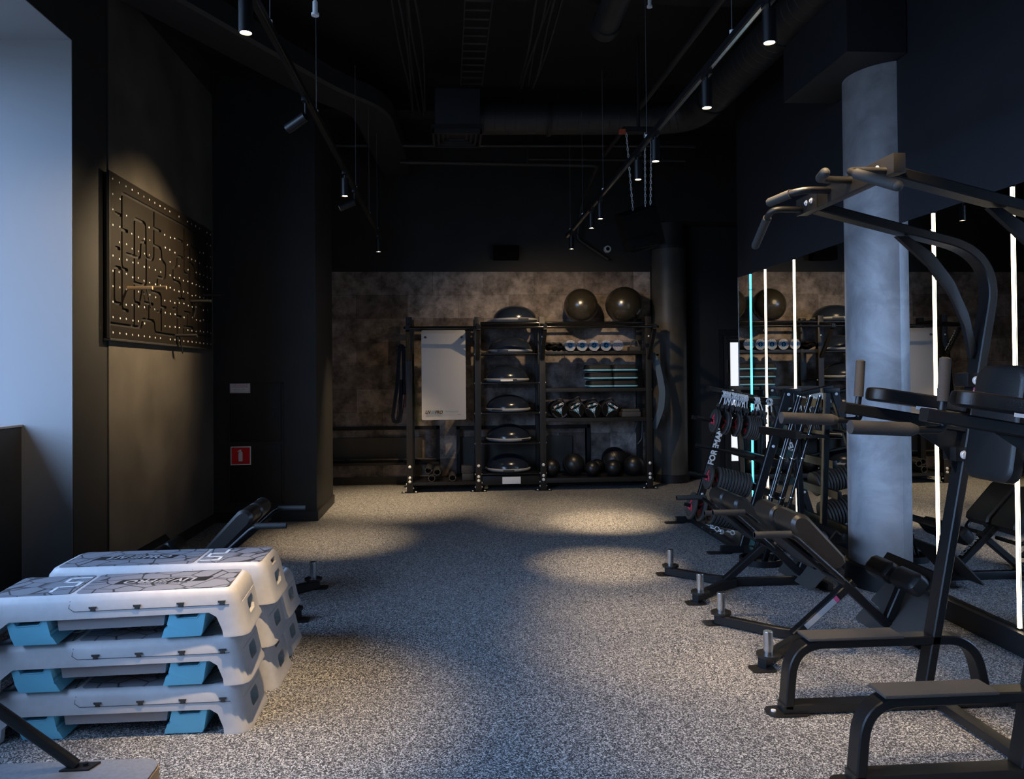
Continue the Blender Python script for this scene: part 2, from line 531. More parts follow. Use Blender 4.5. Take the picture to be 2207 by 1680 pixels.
# back wall: dark paint above, stone-look tiles below with two recesses
b = B(); box(b, -4.2, 6.0, YB, YB+.25, 3.04, ZC)
box(b, 2.90, 3.90, YB-.004, YB+.25, 0, 3.04); box(b, 4.75, 6.0, YB, YB+.25, 0, 3.04); box(b, 3.90, 4.75, YB, YB+.25, 2.19, 3.04)
struct('wall_back', b, 'wall')
b = B(); box(b, -4.2, 2.90, YB, YB+.25, 0, 3.04)
w = struct('wall_back_tiles', b, 'tiles')
c1 = B(); box(c1, -2.4, -.24, YB-.1, YB+.15, .36, .80); box(c1, .10, 1.94, YB-.1, YB+.15, .12, .78)
cut(w, c1); w['kind'] = 'structure'
for p in w.data.polygons: p.use_smooth = False
for k, (x0, x1, z0, z1) in enumerate(((-2.4, -.19, .31, .83), (.05, 1.99, .10, .82))):
    b = B()
    for a in ((x0, x1, z1-.05, z1), (x0, x1, z0, z0+.04), (x0, x0+.05, z0, z1), (x1-.05, x1, z0, z1)):
        box(b, a[0], a[1], YB-.025, YB+.14, a[2], a[3], .004)
    struct('trim_%d' % (k+1), b, 'duct_dark')
    b = B(); box(b, x0+.05, x1-.25, YB+.10, YB+.145, z0+.02, z1-.17); struct('trim_%d' % (k+3), b, 'wall_plaster')
b = B(); box(b, -2.5, -.2, YB-.14, YB-.02, .29, .325, .004); struct('trim_5', b, 'duct_dark')
b = B(); box(b, -2.57, 2.88, YB-.018, YB, 0, .11, .003); struct('baseboard_back', b, 'base')
b = B(); box(b, 2.9, 3.9, YB-.022, YB-.004, 0, .11, .003); struct('baseboard_back_right', b, 'base')
# door in the back wall with a frosted pane; its emission stands in for daylight
b = B()
for a in ((3.90, 3.98, 0, 2.19), (4.67, 4.75, 0, 2.19), (3.98, 4.67, 2.1, 2.19)): box(b, a[0], a[1], YB-.02, YB+.12, a[2], a[3], .004)
d = struct('door_1', b, 'base')
b = B()
for a in ((3.98, 4.09, 0, 2.1), (4.56, 4.67, 0, 2.1), (4.09, 4.56, 2.0, 2.1), (4.09, 4.56, 0, .25)): box(b, a[0], a[1], YB+.0, YB+.05, a[2], a[3], .004)
o = part('door_leaf', b, 'wall', d)
b = B(); box(b, 4.09, 4.56, YB+.02, YB+.03, .25, 2.0); part('door_pane', b, 'pane', d)
b = B(); box(b, 4.03, 4.30, YB-.05, YB, 2.04, 2.075, .005); part('door_closer', b, 'duct_dark', d)
b = B(); cyl(b, (4.02, YB-.05, 1.55), (4.02, YB-.05, 1.75), .012); part('door_hinge', b, 'duct_dark', d)
# left wall
b = B(); box(b, -4.2, XW, 5.42, 12.0, 0, ZC); box(b, -4.2, XW, -3.2, 5.42, 3.88, ZC)
struct('wall_left', b, 'wall')
b = B(); box(b, XW, XW+.012, 5.94, 8.455, .0, 4.6, .003); struct('wall_left_panel', b, 'wall_plaster')
b = B(); box(b, XW, XW+.03, 5.42, 8.455, 0, .10, .004); struct('baseboard_left', b, 'base')
# window reveal: pale jamb, soffit, dark sill box
b = B(); box(b, -4.2, XW-.004, 5.415, 5.42, 0, 3.88); struct('window_1_jamb', b, 'jamb').name = 'trim_6'
b = B(); box(b, -4.2, XW-.004, -3.2, 5.415, 3.875, 3.88); struct('trim_7', b, 'jamb')
b = B(); box(b, -3.95, -2.905, -3.2, 5.414, 0, 1.245); struct('wall_left_sill', b, 'wall')
b = B(); box(b, -3.95, -2.895, -3.2, 5.414, 1.245, 1.26, .003); struct('trim_8', b, 'jamb')
b = B(); box(b, -4.2, -3.95, -3.2, 5.414, 0, 1.26); struct('wall_left_outer', b, 'wall')
b = B()
for y in (-3.18, -1.15, .95, 3.15, 5.34): box(b, -4.02, -3.95, y, y+.07, 1.26, 3.875)
box(b, -4.02, -3.95, -3.18, 5.41, 1.26, 1.33); box(b, -4.02, -3.95, -3.18, 5.41, 3.80, 3.875)
wf = struct('window_1', b, 'base')
b = B(); box(b, -3.99, -3.984, -3.15, 5.38, 1.3, 3.84); part('window_pane', b, 'glass', wf)
# boxed shaft with the fire cabinet
b = B(); box(b, -2.56, -1.472, 8.455, 9.59, 0, ZC); struct('wall_left_shaft', b, 'wall')
b = B(); box(b, -2.56, -1.455, 8.435, 9.60, 0, .105, .004); struct('baseboard_left_shaft', b, 'base')
# right wall with the mirror
b = B(); box(b, XM+.012, XM+.16, -3.2, 8.24, 2.60, ZC); box(b, XM+.012, XM+.16, -3.2, 8.24, 0, 2.60); struct('wall_right', b, 'wall_navy')
b = B(); box(b, XM, XM+.012, -3.2, 8.24, 2.602, ZC); struct('wall_right_upper', b, 'wall_navy')
b = B(); box(b, 4.9, 5.0, 8.0, 12, 0, ZC); box(b, XM+.16, 5.0, 7.9, 8.0, 0, ZC); struct('wall_right_far', b, 'wall')
b = B(); box(b, -4.2, 6.0, -3.3, -3.2, 0, ZC); struct('wall_front', b, 'wall')
# mirror panels between the light strips
edges = [-3.2, -1.6, -.2, 1.2, 2.6, 4.09, 4.80, 6.85, 7.50, 7.885, 8.24]
mir = thing('wall_mirror', 'full-height wall mirror on the right wall with vertical light strips', 'mirror', (XM, 4.0, 0))
for a, c in zip(edges, edges[1:]):
    b = B(); box(b, XM, XM+.010, a+.004, c-.004, .13, 2.60)
    part('mirror_panel', b, 'mirror', mir, world=True, smooth=False)
b = B(); box(b, XM-.045, XM+.011, -3.2, 8.24, 0, .128, .003); part('bottom_rail', b, 'base', mir, world=True)
b = B(); box(b, XM-.004, XM+.008, 8.232, 8.246, .13, 2.6); part('edge_trim', b, 'chrome', mir, world=True)
for k, y in enumerate((7.885, 7.50, 6.85, 4.80, 4.09, 2.6)):
    t = thing('light_strip', ('glowing cyan vertical light strip, leftmost and only blue one on the mirror' if k == 0 else
        'warm white light strip on the mirror, ' + ('just right of the cyan strip', 'between the cyan strip and the column', 'just right of the grey column', 'nearest the right edge of the picture', 'nearest the camera')[k-1]), 'light', (XM-.012, y, .13), 'vertical light strips on the mirror')
    b = B(); box(b, XM-.002, XM+.000, y-.012, y+.012, .13, 2.598); part('channel', b, 'chrome', t, world=True)
    b = B(); box(b, XM-.008, XM-.002, y-.009, y+.009, .135, 2.594, .001)
    part('diffuser', b, 'strip_blue' if k == 0 else 'strip', t, world=True)
    for z0 in (.1285, 2.594):
        b = B(); box(b, XM-.012, XM+.0, y-.014, y+.014, z0, z0+.009); part('end_cap', b, 'steel', t, world=True)
    if k == 0:
        b = B(); box(b, XM-.018, XM-.002, y-.015, y+.015, 2.425, 2.432); part('clip', b, 'steel', t, world=True)
# columns
b = B(); lathe(b, [(.335, .105), (.335, 3.75)], (3.27, 5.49, 0), n=64)
col = part('column', b, 'plaster'); tag(col, 'round grey trowelled-plaster column standing against the mirror', 'column')
b = B(); lathe(b, [(.365, 0), (.365, .16), (.355, .17), (.34, .17)], (3.27, 5.49, 0), n=64); part('column_base', b, 'steel', col)
b = B(); box(b, 2.70, 3.12, 5.05, 6.05, 3.75, ZC); struct('trim_9', b, 'wall_navy')
b = B(); lathe(b, [(.24, .0), (.24, 3.35)], (3.13, 10.92, 0), n=48)
col2 = part('column', b, 'wall_plaster'); tag(col2, 'dark round column in the far corner right of the equipment rack', 'column')
b = B(); lathe(b, [(.262, 0), (.262, .115)], (3.13, 10.92, 0), n=48); part('column_base', b, 'base', col2)
b = B(); tubering(b, (3.13, 10.92, 3.33), (3.13, 10.92, 3.37), .262, .23, 48); part('column_collar', b, 'duct', col2)
b = B(); lathe(b, [(.225, 3.35), (.225, 3.7)], (3.13, 10.92, 0), n=40); part('column_neck', b, 'wall', col2)
b = B(); box(b, 2.86, 6.0, 10.62, YB, 3.7, ZC); struct('trim_10', b, 'wall')
# ceiling beams
for k, (y0, y1) in enumerate(((3.3, 3.6), (5.9, 6.25), (8.9, 9.2))):
    b = B(); box(b, XW, XM, y0, y1, 4.62, ZC); struct('trim_%d' % (11+k), b, 'ceil')

# ================================================================== CEILING SERVICES
def spiral_duct(bm, pts, r):
    P = smooth_path(pts, .45, 6)
    sweep(bm, P, r, None, n=32)
    L = 0
    for a, c in zip(P, P[1:]):
        d = (c-a); n_ = max(1, int(d.length/.11)) if d.length > .3 else 1
        for i in range(n_):
            q = a + d*(i+.5)/n_
            s, u = frame_of(d)
            r0 = ring(bm, q-d.normalized()*.004, s, u, r*1.0, 32); r1 = ring(bm, q, s, u, r*1.012, 32); r2 = ring(bm, q+d.normalized()*.004, s, u, r*1.0, 32)
            bridge(bm, r0, r1); bridge(bm, r1, r2)
t = thing('ventilation_duct', 'large black round spiral duct running along the ceiling above the right track and turning left', 'duct', (2.62, 4, 4.2))
b = B(); spiral_duct(b, [(2.78, -2.5, 4.36), (2.66, 8.3, 4.36), (.30, 8.3, 4.33)], .165); part('duct_run', b, 'duct', t, world=True, ang=20)
for p0, p1 in (((1.05, 8.3, 4.33), (1.09, 8.3, 4.33)), ((2.70, 6.0, 4.36), (2.70, 6.04, 4.36)), ((2.66, 7.6, 4.36), (2.66, 7.64, 4.36))):
    b = B(); tubering(b, p0, p1, .178, .16, 32); part('clamp', b, 'duct_dark', t, world=True)
b = B(); box(b, -.16, .31, 8.05, 8.55, 4.18, 4.57, .006)
part('plenum_box', b, 'wall_navy', t, world=True)
t = thing('air_diffuser', 'square louvred air diffuser under the duct end', 'vent', (.07, 8.3, 4.08))
b = B()
for s in (.26, .21, .16, .11):
    for a in ((-s, s, -s, -s+.02), (-s, s, s-.02, s), (-s, -s+.02, -s, s), (s-.02, s, -s, s)): box(b, .07+a[0], .07+a[1], 8.3+a[2], 8.3+a[3], 4.09+(.26-s)*.25, 4.14)
part('louvre', b, 'duct', t, world=True)
b = B(); box(b, -.2, .34, 8.03, 8.57, 4.14, 4.18); part('neck_plate', b, 'duct_dark', t, world=True)
b = B(); sweep(b, smooth_path([(-2.3, 5.6, 4.45), (-1.25, 7.7, 4.45), (-.85, 8.2, 4.45), (-.75, 10.8, 4.45)], .3, 5), .42, .22)
single('ventilation_duct', b, 'duct', 'flat rectangular black duct crossing the ceiling at the upper left', 'duct')
b = B(); cyl(b, (1.28, 3.0, 4.5), (1.31, 6.42, 4.5), .11, n=28)
tubering(b, (1.31, 6.30, 4.5), (1.31, 6.42, 4.5), .125, .1, 28); single('ventilation_duct', b, 'duct', 'short open-ended round black pipe duct hanging near the ceiling centre', 'duct')
pipes = [([(-1.42, 9.5, 4.38), (2.4, 9.5, 4.42), (XM-.05, 9.5, 4.42)], .022, 'thin black pipe running across the ceiling just beyond the round duct'),
         ([(-.63, 9.7, 4.24), (1.87, 9.7, 4.22), (1.87, 10.9, 4.0), (1.80, 10.95, 3.5), (2.25, 10.95, 3.2)], .026, 'black pipe that crosses the ceiling, then drops down the back wall'),
         ([(-1.6, 3.62, 4.55), (2.0, 3.62, 4.55)], .035, 'thick black pipe crossing the ceiling at the top edge of the picture'),
         ([(2.25, 3.9, 4.6), (1.95, 9.7, 4.35)], .03, 'black pipe running towards the back above the right lighting track'),
         ([(1.0, 9.9, 4.35), (XM-.06, 9.9, 4.35)], .02, 'thin pipe high up in the far right corner of the ceiling')]
for pts, r, lb in pipes:
    b = B(); tube(b, pts, r, .08); single('ceiling_pipe', b, 'duct', lb, 'pipe', 'pipes under the ceiling')
for i, (x, y0, y1, lb) in enumerate(((-.45, 3.7, 8.9, 'bundle of black cables on the ceiling left of centre'), (.72, 3.7, 8.0, 'wavy bundle of black cables on the ceiling right of centre'))):
    b = B()
    for k in range(5):
        pts = [(x+.045*k+.02*math.sin(k*2+j), y0+(y1-y0)*j/9, 4.60-.03*(k % 2)+.02*math.sin(j*1.7+k)) for j in range(10)]
        sweep(b, smooth_path(pts, .2, 3), .011, None, n=6)
    single('cable_bundle', b, 'duct', lb, 'cables')
def tray(p0, p1, w, lb):
    b = B(); p0 = Vector(p0); p1 = Vector(p1); d = (p1-p0).normalized(); s, u = frame_of(d)
    for k in (-1, 1): sweep(b, [p0+s*w/2*k, p1+s*w/2*k], .008, .05)
    n_ = int((p1-p0).length/.16)
    for i in range(n_+1):
        q = p0+(p1-p0)*i/n_; sweep(b, [q-s*w/2, q+s*w/2], .03, .006)
    single('cable_tray', b, 'duct', lb, 'cable tray')
tray((-1.0, 5.6, 4.50), (.9, 4.2, 4.50), .14, 'perforated cable tray crossing the ceiling diagonally')
tray((.25, 3.7, 4.56), (.22, 7.9, 4.56), .22, 'perforated cable tray running towards the back in the ceiling centre')
for x, y, z, lb in ((-.69, 4.0, 3.44, 'small sprinkler head at the top left of the ceiling'), (1.43, 5.4, 4.2, 'small sprinkler head above the right track'), (.95, 9.5, 4.2, 'small sprinkler head below the far ceiling pipe')):
    b = B(); cyl(b, (x, y, z+.06), (x, y, z+.35), .008); cyl(b, (x, y, z), (x, y, z+.06), .013); cyl(b, (x, y, z-.012), (x, y, z), .02)
    o_ = single('sprinkler_head', b, 'zinc' if y < 6 else 'duct', lb, 'sprinkler')

# ================================================================== TRACK LIGHTS
WARM = (1.0, .72, .42)
def track(x, lb):
    t = thing('lighting_track', lb, 'lighting track', (x, 3, 3.2), 'ceiling lighting tracks')
    b = B(); box(b, x-.018, x+.018, -2.5, 9.15, 3.19, 3.225, .003); part('rail', b, 'steel', t, world=True)
    b = B(); box(b, x-.008, x+.008, -2.4, 9.10, 3.186, 3.19); part('conductor', b, 'chrome' if x > 0 else 'steel', t, world=True)
    for y in (.2, 2.2, 3.67, 4.91 if x < 0 else 5.33, 6.9, 8.0, 8.85):
        b = B(); cyl(b, (x, y, 3.245), (x, y, 4.33), .0022, n=6); part('suspension_wire', b, 'wire', t, world=True)
        b = B(); cyl(b, (x, y, 3.222), (x, y, 3.25), .012, n=10); part('wire_grip', b, 'zinc', t, world=True)
track(-.843, 'black lighting track hung on wires along the left half of the room')
track(1.38, 'black lighting track hung on wires along the right half of the room')
def lamp(x, y, lb, aim=None, tilt=True, W=190.0, side=-1, size=44, blend=1.0, col=WARM):
    zt = 3.19
    t = thing('track_spotlight', lb, 'spotlight', (x, y, 3.04), 'spotlights on the tracks')
    b = B(); box(b, -.016, .016, -.05, .05, zt-3.04-.024, zt-3.04, .003)
    cyl(b, (0, 0, .085 if aim is None else .06), (0, 0, zt-3.04-.02), .008); part('adapter', b, 'steel', t)
    beam = None
    if aim is not None and not tilt:      # housing stays upright; beam is aimed separately to place its pool of light
        beam = (Vector(aim)-Vector((x, y, 3.0))).normalized(); aim = None
    d = Vector((0, 0, -1)) if aim is None else (Vector(aim)-Vector((x, y, 3.08))).normalized()
    c0 = Vector((0, 0, .10)) if aim is None else Vector((0, 0, .05))
    L = .13
    p0 = c0; p1 = c0+d*L
    b = B(); cyl(b, p0, p1, .029, n=24); part('housing', b, 'steel', t)
    b = B(); tubering(b, p1, p1+d*.012, .029, .024, 24); part('bezel', b, 'steel', t)
    b = B(); cyl(b, p1+d*.001, p1+d*.005, .024, n=24); part('lens', b, 'lens', t)
    l = bpy.data.lights.new('spot_light', 'SPOT'); l.energy = W*1.25; l.color = col; l.spot_size = math.radians(size); l.spot_blend = blend; l.shadow_soft_size = .03
    lo = bpy.data.objects.new('spot_light', l); C.objects.link(lo); lo.parent = t
    lo.location = p1+d*.03; lo.rotation_euler = (beam or d).to_track_quat('-Z', 'Y').to_euler()
    return t
LX, RX = -.843, 1.38
lamp(LX, 3.24, 'spotlight on the left track nearest the top edge of the picture, pointing down', aim=(-.84, 3.62, 0), tilt=False, W=340, size=42)
lamp(LX, 4.55, 'spotlight on the left track tilted towards the pegboard', aim=(-2.55, 5.35, 2.2), W=130, size=60, blend=1.0)
lamp(LX, 6.19, 'third spotlight along the left track, pointing down', aim=(-1.15, 7.45, 0), tilt=False, W=380, size=32)
lamp(LX, 6.80, 'tilted spotlight on the left track with its lit face turned to the camera', aim=(-2.5, 6.7, 2.3), W=310, size=82)
lamp(LX, 9.00, 'farthest spotlight on the left track, near the back wall', aim=(-.75, 9.6, 0), tilt=False, W=420, size=60)
for y, aim_, w_, z_, lb in ((3.23, (1.5, 3.6, 0), 175, 52, 'spotlight on the right track nearest the camera, at the top of the picture'), (4.05, (1.25, 4.5, 0), 200, 40, 'second spotlight from the front on the right track'),
    (5.1, (1.2, 5.3, 0), 130, 34, 'third spotlight from the front on the right track'), (5.59, (1.25, 6.25, 0), 420, 27, 'fourth spotlight from the front on the right track, close behind the third'),
    (7.04, (1.62, 8.05, 0), 560, 28, 'fifth spotlight from the front on the right track'), (7.5, (1.3, 8.5, 0), 260, 44, 'sixth spotlight from the front on the right track'), (8.77, (1.5, 10.6, 1.2), 105, 120, 'farthest spotlight on the right track, near the back wall')):
    lamp(RX, y, lb, aim=aim_, tilt=False, W=w_, size=z_)
lamp(LX, 1.6, 'spotlight on the left track in front of the camera view', W=25)
lamp(RX, 1.9, 'spotlight on the right track in front of the camera view', aim=(1.7, 2.9, .4), W=90)
lamp(RX, 2.6, 'spotlight on the right track just above the top edge of the picture', aim=(2.0, 3.4, 1.0), W=130)
# back wall fittings
t = thing('wall_box', 'black box unit on the upper back wall above the rack', 'speaker', (.78, YB-.09, 3.2))
b = B(); box(b, .60, .965, YB-.17, YB, 3.205, 3.40, .01); part('cabinet', b, 'box_black', t, world=True)
b = B(); box(b, .62, .945, YB-.175, YB-.169, 3.225, 3.38); part('grille', b, 'box_black', t, world=True)
t = thing('security_camera', 'small round white security camera on the upper back wall', 'camera', (2.27, YB-.05, 3.37))
b = B(); lathe(b, [(.055, 0), (.055, -.03), (.045, -.055), (.028, -.055), (.028, -.03)], (2.27, YB, 3.37), axis='y', n=28); part('dome_ring', b, 'cam_white', t, world=True)
b = B(); sphere(b, (2.27, YB-.04, 3.37), .03); part('lens', b, 'box_black', t, world=True)
t = thing('hanging_speaker', 'large black speaker box hanging on chains below the ceiling at the right', 'speaker', (1.86, 7.5, 2.8))
mt = Matrix.Translation((1.86, 7.55, 2.98)) @ Matrix.Rotation(-.32, 4, 'Y') @ Matrix.Rotation(.25, 4, 'X')
b = B(); box(b, -.15, .19, -.17, .17, -.17, .21, .012, mt); part('cabinet', b, 'box_black', t, world=True)
mt2 = Matrix.Translation((1.82, 7.5, 2.83)) @ Matrix.Rotation(-.2, 4, 'Y')
b = B(); box(b, -.09, .2, -.14, .14, -.05, .05, .008, mt2); part('horn', b, 'box_black', t, world=True)
for x0, x1 in ((1.737, 1.80), (1.923, 1.92), (1.99, 1.97)):
    b = B(); n_ = 26
    for i in range(n_):
        k = i/(n_-1); q = Vector((x0+(x1-x0)*k, 7.5, 3.95-.82*k)); a = i % 2
        s = Vector((1, 0, 0)) if a else Vector((0, 1, 0))
        pts = [q+s*.008*math.cos(w2)+Vector((0, 0, .02*math.sin(w2))) for w2 in [2*PI*j/8 for j in range(9)]]
        sweep(b, pts, .0035, None, n=5, cap=False)
    part('chain', b, 'zinc', t, world=True)
b = B(); box(b, 1.70, 2.02, 7.46, 7.54, 3.95, 4.0); cyl(b, (1.86, 7.5, 4.0), (1.86, 7.5, ZC), .015); part('hanger', b, 'duct_dark', t, world=True)
b = B(); box(b, 1.66, 1.72, 7.45, 7.5, 3.93, 3.97); part('orange_tag', b, 'orange', t, world=True)
# ================================================================== PEGBOARD on the left wall
MAZE = [[(6.055, 2.702), (6.055, 2.985), (8.07, 2.99), (8.065, 1.987)], [(6.055, 2.702), (6.155, 2.705)], [(6.055, 2.68), (6.055, 2.405), (6.153, 2.403)], [(6.055, 2.384), (6.055, 2.09), (6.164, 2.088)],
 [(5.942, 2.805), (6.03, 2.806)], [(5.95, 2.547), (6.017, 2.547)], [(6.03, 2.4), (5.921, 2.4), (5.921, 2.13), (6.03, 2.13)],
 [(6.285, 2.322), (6.287, 2.835), (6.515, 2.838), (6.522, 2.555), (6.685, 2.555), (6.69, 2.962)], [(6.285, 2.322), (6.52, 2.321), (6.522, 2.538)], [(6.506, 2.676), (6.415, 2.676), (6.405, 2.53), (6.142, 2.53)],
 [(6.70, 2.833), (6.838, 2.833)], [(6.695, 2.687), (6.856, 2.687), (6.864, 2.58), (6.958, 2.57), (6.95, 2.431), (6.762, 2.431), (6.756, 2.354)], [(6.634, 2.29), (6.848, 2.288), (6.848, 1.975)],
 [(6.86, 2.18), (6.96, 2.18)], [(6.753, 2.13), (6.84, 2.13)], [(6.283, 2.294), (6.283, 2.165), (6.39, 2.163)], [(6.282, 2.141), (6.28, 1.988)], [(6.488, 2.183), (6.663, 2.183)], [(6.574, 2.165), (6.574, 2.063)],
 [(5.83, 1.97), (6.43, 1.972), (6.436, 2.044), (6.698, 2.045), (6.706, 1.946), (7.39, 1.943), (7.395, 2.043), (7.67, 2.047), (7.684, 1.975), (8.198, 1.985)],
 [(7.42, 2.964), (7.42, 2.547), (7.56, 2.545)], [(7.572, 2.545), (7.575, 2.828), (7.82, 2.832), (7.825, 1.989)], [(7.58, 2.662), (7.70, 2.66), (7.731, 2.526), (7.961, 2.524)], [(7.258, 2.834), (7.385, 2.834)],
 [(7.383, 2.684), (7.235, 2.682), (7.23, 2.575), (7.132, 2.56), (7.131, 2.443), (7.33, 2.443), (7.343, 2.296), (7.435, 2.295)], [(7.33, 2.29), (7.24, 2.29), (7.235, 1.959)], [(7.129, 2.188), (7.225, 2.188)],
 [(7.25, 2.124), (7.341, 2.124)], [(7.434, 2.18), (7.587, 2.18)], [(7.51, 2.165), (7.508, 2.065)], [(7.571, 2.52), (7.569, 2.301)], [(7.851, 2.263), (7.923, 2.263)], [(7.942, 2.708), (8.028, 2.708)], [(8.2, 2.548), (8.2, 2.13), (8.085, 2.13)]]
XB = -2.51
peg = thing('climbing_pegboard', 'dark plywood climbing pegboard with routed maze slots on the left wall', 'pegboard', (XB, 7.05, 1.86))
b = B(); box(b, XB-.018, XB, 5.85, 8.262, 1.862, 3.10)
panel = part('front_panel', b, 'ply', None, smooth=False)
cb = B()
def capsule_strip(bm, pts, r, x0, x1):
    """grooves: a swept round-ended channel through the panel"""
    P = smooth_path([Vector((0, y, z)) for y, z in pts], .045, 4)
    left, right = [], []
    for i, p in enumerate(P):
        d = (P[min(i+1, len(P)-1)]-P[max(i-1, 0)]).normalized(); s = Vector((0, -d.z, d.y))
        left.append(p+s*r); right.append(p-s*r)
    d0 = (P[0]-P[1]).normalized(); d1 = (P[-1]-P[-2]).normalized()
    def capp(p, d):
        s = Vector((0, -d.z, d.y)); return [p + s*r*math.cos(a) + d*r*math.sin(a) for a in [PI*k/6 for k in range(1, 6)]]
    poly = left + capp(P[-1], d1) + right[::-1] + capp(P[0], d0)
    prism(bm, [(v.y, v.z) for v in poly], 'x', x0, x1)
cutters = []
for pl in MAZE:
    cc = B(); capsule_strip(cc, pl, .0135, XB-.05, XB+.03); cutters.append(cc)
cut(panel, *cutters)
panel.parent = peg
panel.data.transform(Matrix.Translation(-Vector(peg.location)))
for pg in panel.data.polygons: pg.use_smooth = False
b = B(); box(b, XW+.014, XB-.019, 5.86, 8.255, 1.87, 3.09); part('backing', b, 'plyblack', peg, world=True)
b = B()
for a in ((5.845, 8.267, 1.845, 1.862),): box(b, XW+.014, XB+.004, a[0], a[1], a[2], a[3], .003)
part('bottom_batten', b, 'duct', peg, world=True)
b = B(); box(b, XB-.019, XB+.001, 5.838, 5.850, 1.862, 3.10); part('edge_strip', b, 'duct', peg, world=True)
random.seed(3)
b = B()
def near_groove(y, z):
    for pl in MAZE:
        for (a, c), (d, e) in zip(pl, pl[1:]):
            L2 = (d-a)**2+(e-c)**2; t_ = max(0, min(1, ((y-a)*(d-a)+(z-c)*(e-c))/max(L2, 1e-9)))
            if math.hypot(y-a-t_*(d-a), z-c-t_*(e-c)) < .026: return True
    return False
for i in range(21):
    for j in range(11):
        y = 5.895+i*.116; z = 1.905+j*.1145
        if 0 < j < 10 and 0 < i < 20: y += random.uniform(-.012, .012); z += random.uniform(-.01, .01)
        if j in (9,) and 1 < i < 19: continue
        if random.random() < .06 or near_groove(y, z): continue
        cyl(b, (XB-.002, y, z), (XB+.0025, y, z), .008, n=8)
o = part('screw_heads', b, 'zinc', peg, world=True); o['kind'] = 'stuff'
for k, (y, z, L) in enumerate(((6.446, 2.30, .19), (6.152, 2.265, .19), (7.608, 2.298, .19), (7.959, 2.392, .19), (7.196, 1.945, .19))):
    t = thing('climbing_peg', 'wooden-grey peg stuck in the pegboard, ' + ('above the leftmost hanging cord', 'leftmost of the five pegs', 'with a cord, in the right half', 'farthest to the right', 'in the bottom slot')[k], 'peg', (XB, y, z), 'pegs in the wall pegboard')
    b = B(); cyl(b, (XB+.0005, y, z), (XB+L, y, z), .014); part('handle', b, 'duct' if k in (2, 3, 4) else 'ply_edge', t, world=True)
    if k in (0, 2, 4):
        b = B(); P = [(XB+.025, y+.02, z-.012), (XB+.03, y+.05, z-.08), (XB+.03, y+.09-.1*(k == 2), z-.16)]
        sweep(b, smooth_path(P, .03), .006, None, n=6); part('cord', b, 'black_fab', t, world=True)

# ================================================================== FIRE CABINET
YC = 8.455
fc = thing('fire_hose_cabinet', 'black flush wall cabinet with two doors on the dark shaft', 'cabinet', (-2.11, YC, .2))
b = B()
for a in ((-2.40, -2.385, .2, 1.50), (-1.835, -1.82, .2, 1.50), (-2.40, -1.82, 1.488, 1.50), (-2.40, -1.82, .2, .212), (-2.385, -1.835, .83, .862)): box(b, a[0], a[1], YC-.012, YC, a[2], a[3])
part('frame', b, 'wall', fc, world=True)
for z0, z1 in ((.865, 1.483), (.216, .828)):
    b = B(); box(b, -2.378, -1.845, YC-.009, YC-.001, z0, z1, .002); dr = part('door', b, 'base', fc, world=True)
    b = B(); zc = z0+ (z1-z0)*.48
    for a in ((-1.935, -1.88, zc-.045, zc-.038), (-1.935, -1.88, zc+.038, zc+.045), (-1.935, -1.915, zc-.045, zc+.045), (-1.885, -1.88, zc-.045, zc+.045)): box(b, a[0], a[1], YC-.015, YC-.009, a[2], a[3])
    part('recessed_handle', b, 'duct', dr, world=True)
t = thing('fire_extinguisher_sign', 'square red sign with a white fire extinguisher symbol', 'sign', (-2.27, YC-.012, .71))
b = B(); box(b, -2.378, -2.163, YC-.014, YC-.010, .615, .815, .001); part('board', b, 'sign_white', t, world=True)
b = B(); box(b, -2.366, -2.175, YC-.0155, YC-.0138, .627, .803); part('red_field', b, 'sign_red', t, world=True)
b = B(); prism(b, [(x-2.272, z+.655) for x, z in ((-.022, 0), (.022, 0), (.022, .088), (.016, .103), (.007, .111), (.007, .118), (.012, .120), (.012, .126), (-.008, .126), (-.020, .118), (-.032, .106), (-.034, .108), (-.03, .098), (-.018, .107), (-.007, .113), (-.007, .111), (-.016, .103), (-.022, .088))], 'y', YC-.0165, YC-.0155)
part('extinguisher_symbol', b, 'sign_white', t, world=True)
t = thing('paper_label', 'small white sticker with red heading and handwriting above the cabinet door', 'sticker', (-2.27, YC-.012, 1.44))
b = B(); box(b, -2.382, -2.168, YC-.0125, YC-.0108, 1.388, 1.490); part('sheet', b, 'paper', t, world=True)
b = B()
for a in ((-2.374, -2.176, 1.394, 1.396), (-2.374, -2.176, 1.482, 1.484), (-2.374, -2.372, 1.394, 1.484), (-2.178, -2.176, 1.394, 1.484), (-2.36, -2.19, 1.452, 1.455), (-2.345, -2.2, 1.408, 1.4095)): box(b, a[0], a[1], YC-.0135, YC-.0124, a[2], a[3])
part('ruled_lines', b, 'duct', t, world=True)
b = B(); random.seed(5)
P = [Vector((-2.35+.0035*i, YC-.0132, 1.418+.012*random.random()*(1 if i % 3 else .4)+.006*(i in (0, 1, 30)))) for i in range(38)]
sweep(b, P, .0011, None, n=4); part('handwriting', b, 'duct', t, world=True)
FY = rotm((1, 0, 0), (0, 0, 1))   # text facing -y (towards the camera)
text('heading', 'OTBETCTBEHHЫЙ ЗA', .0155, 'red', t, Vector((0, -.0010, .030)), FY, .0004)

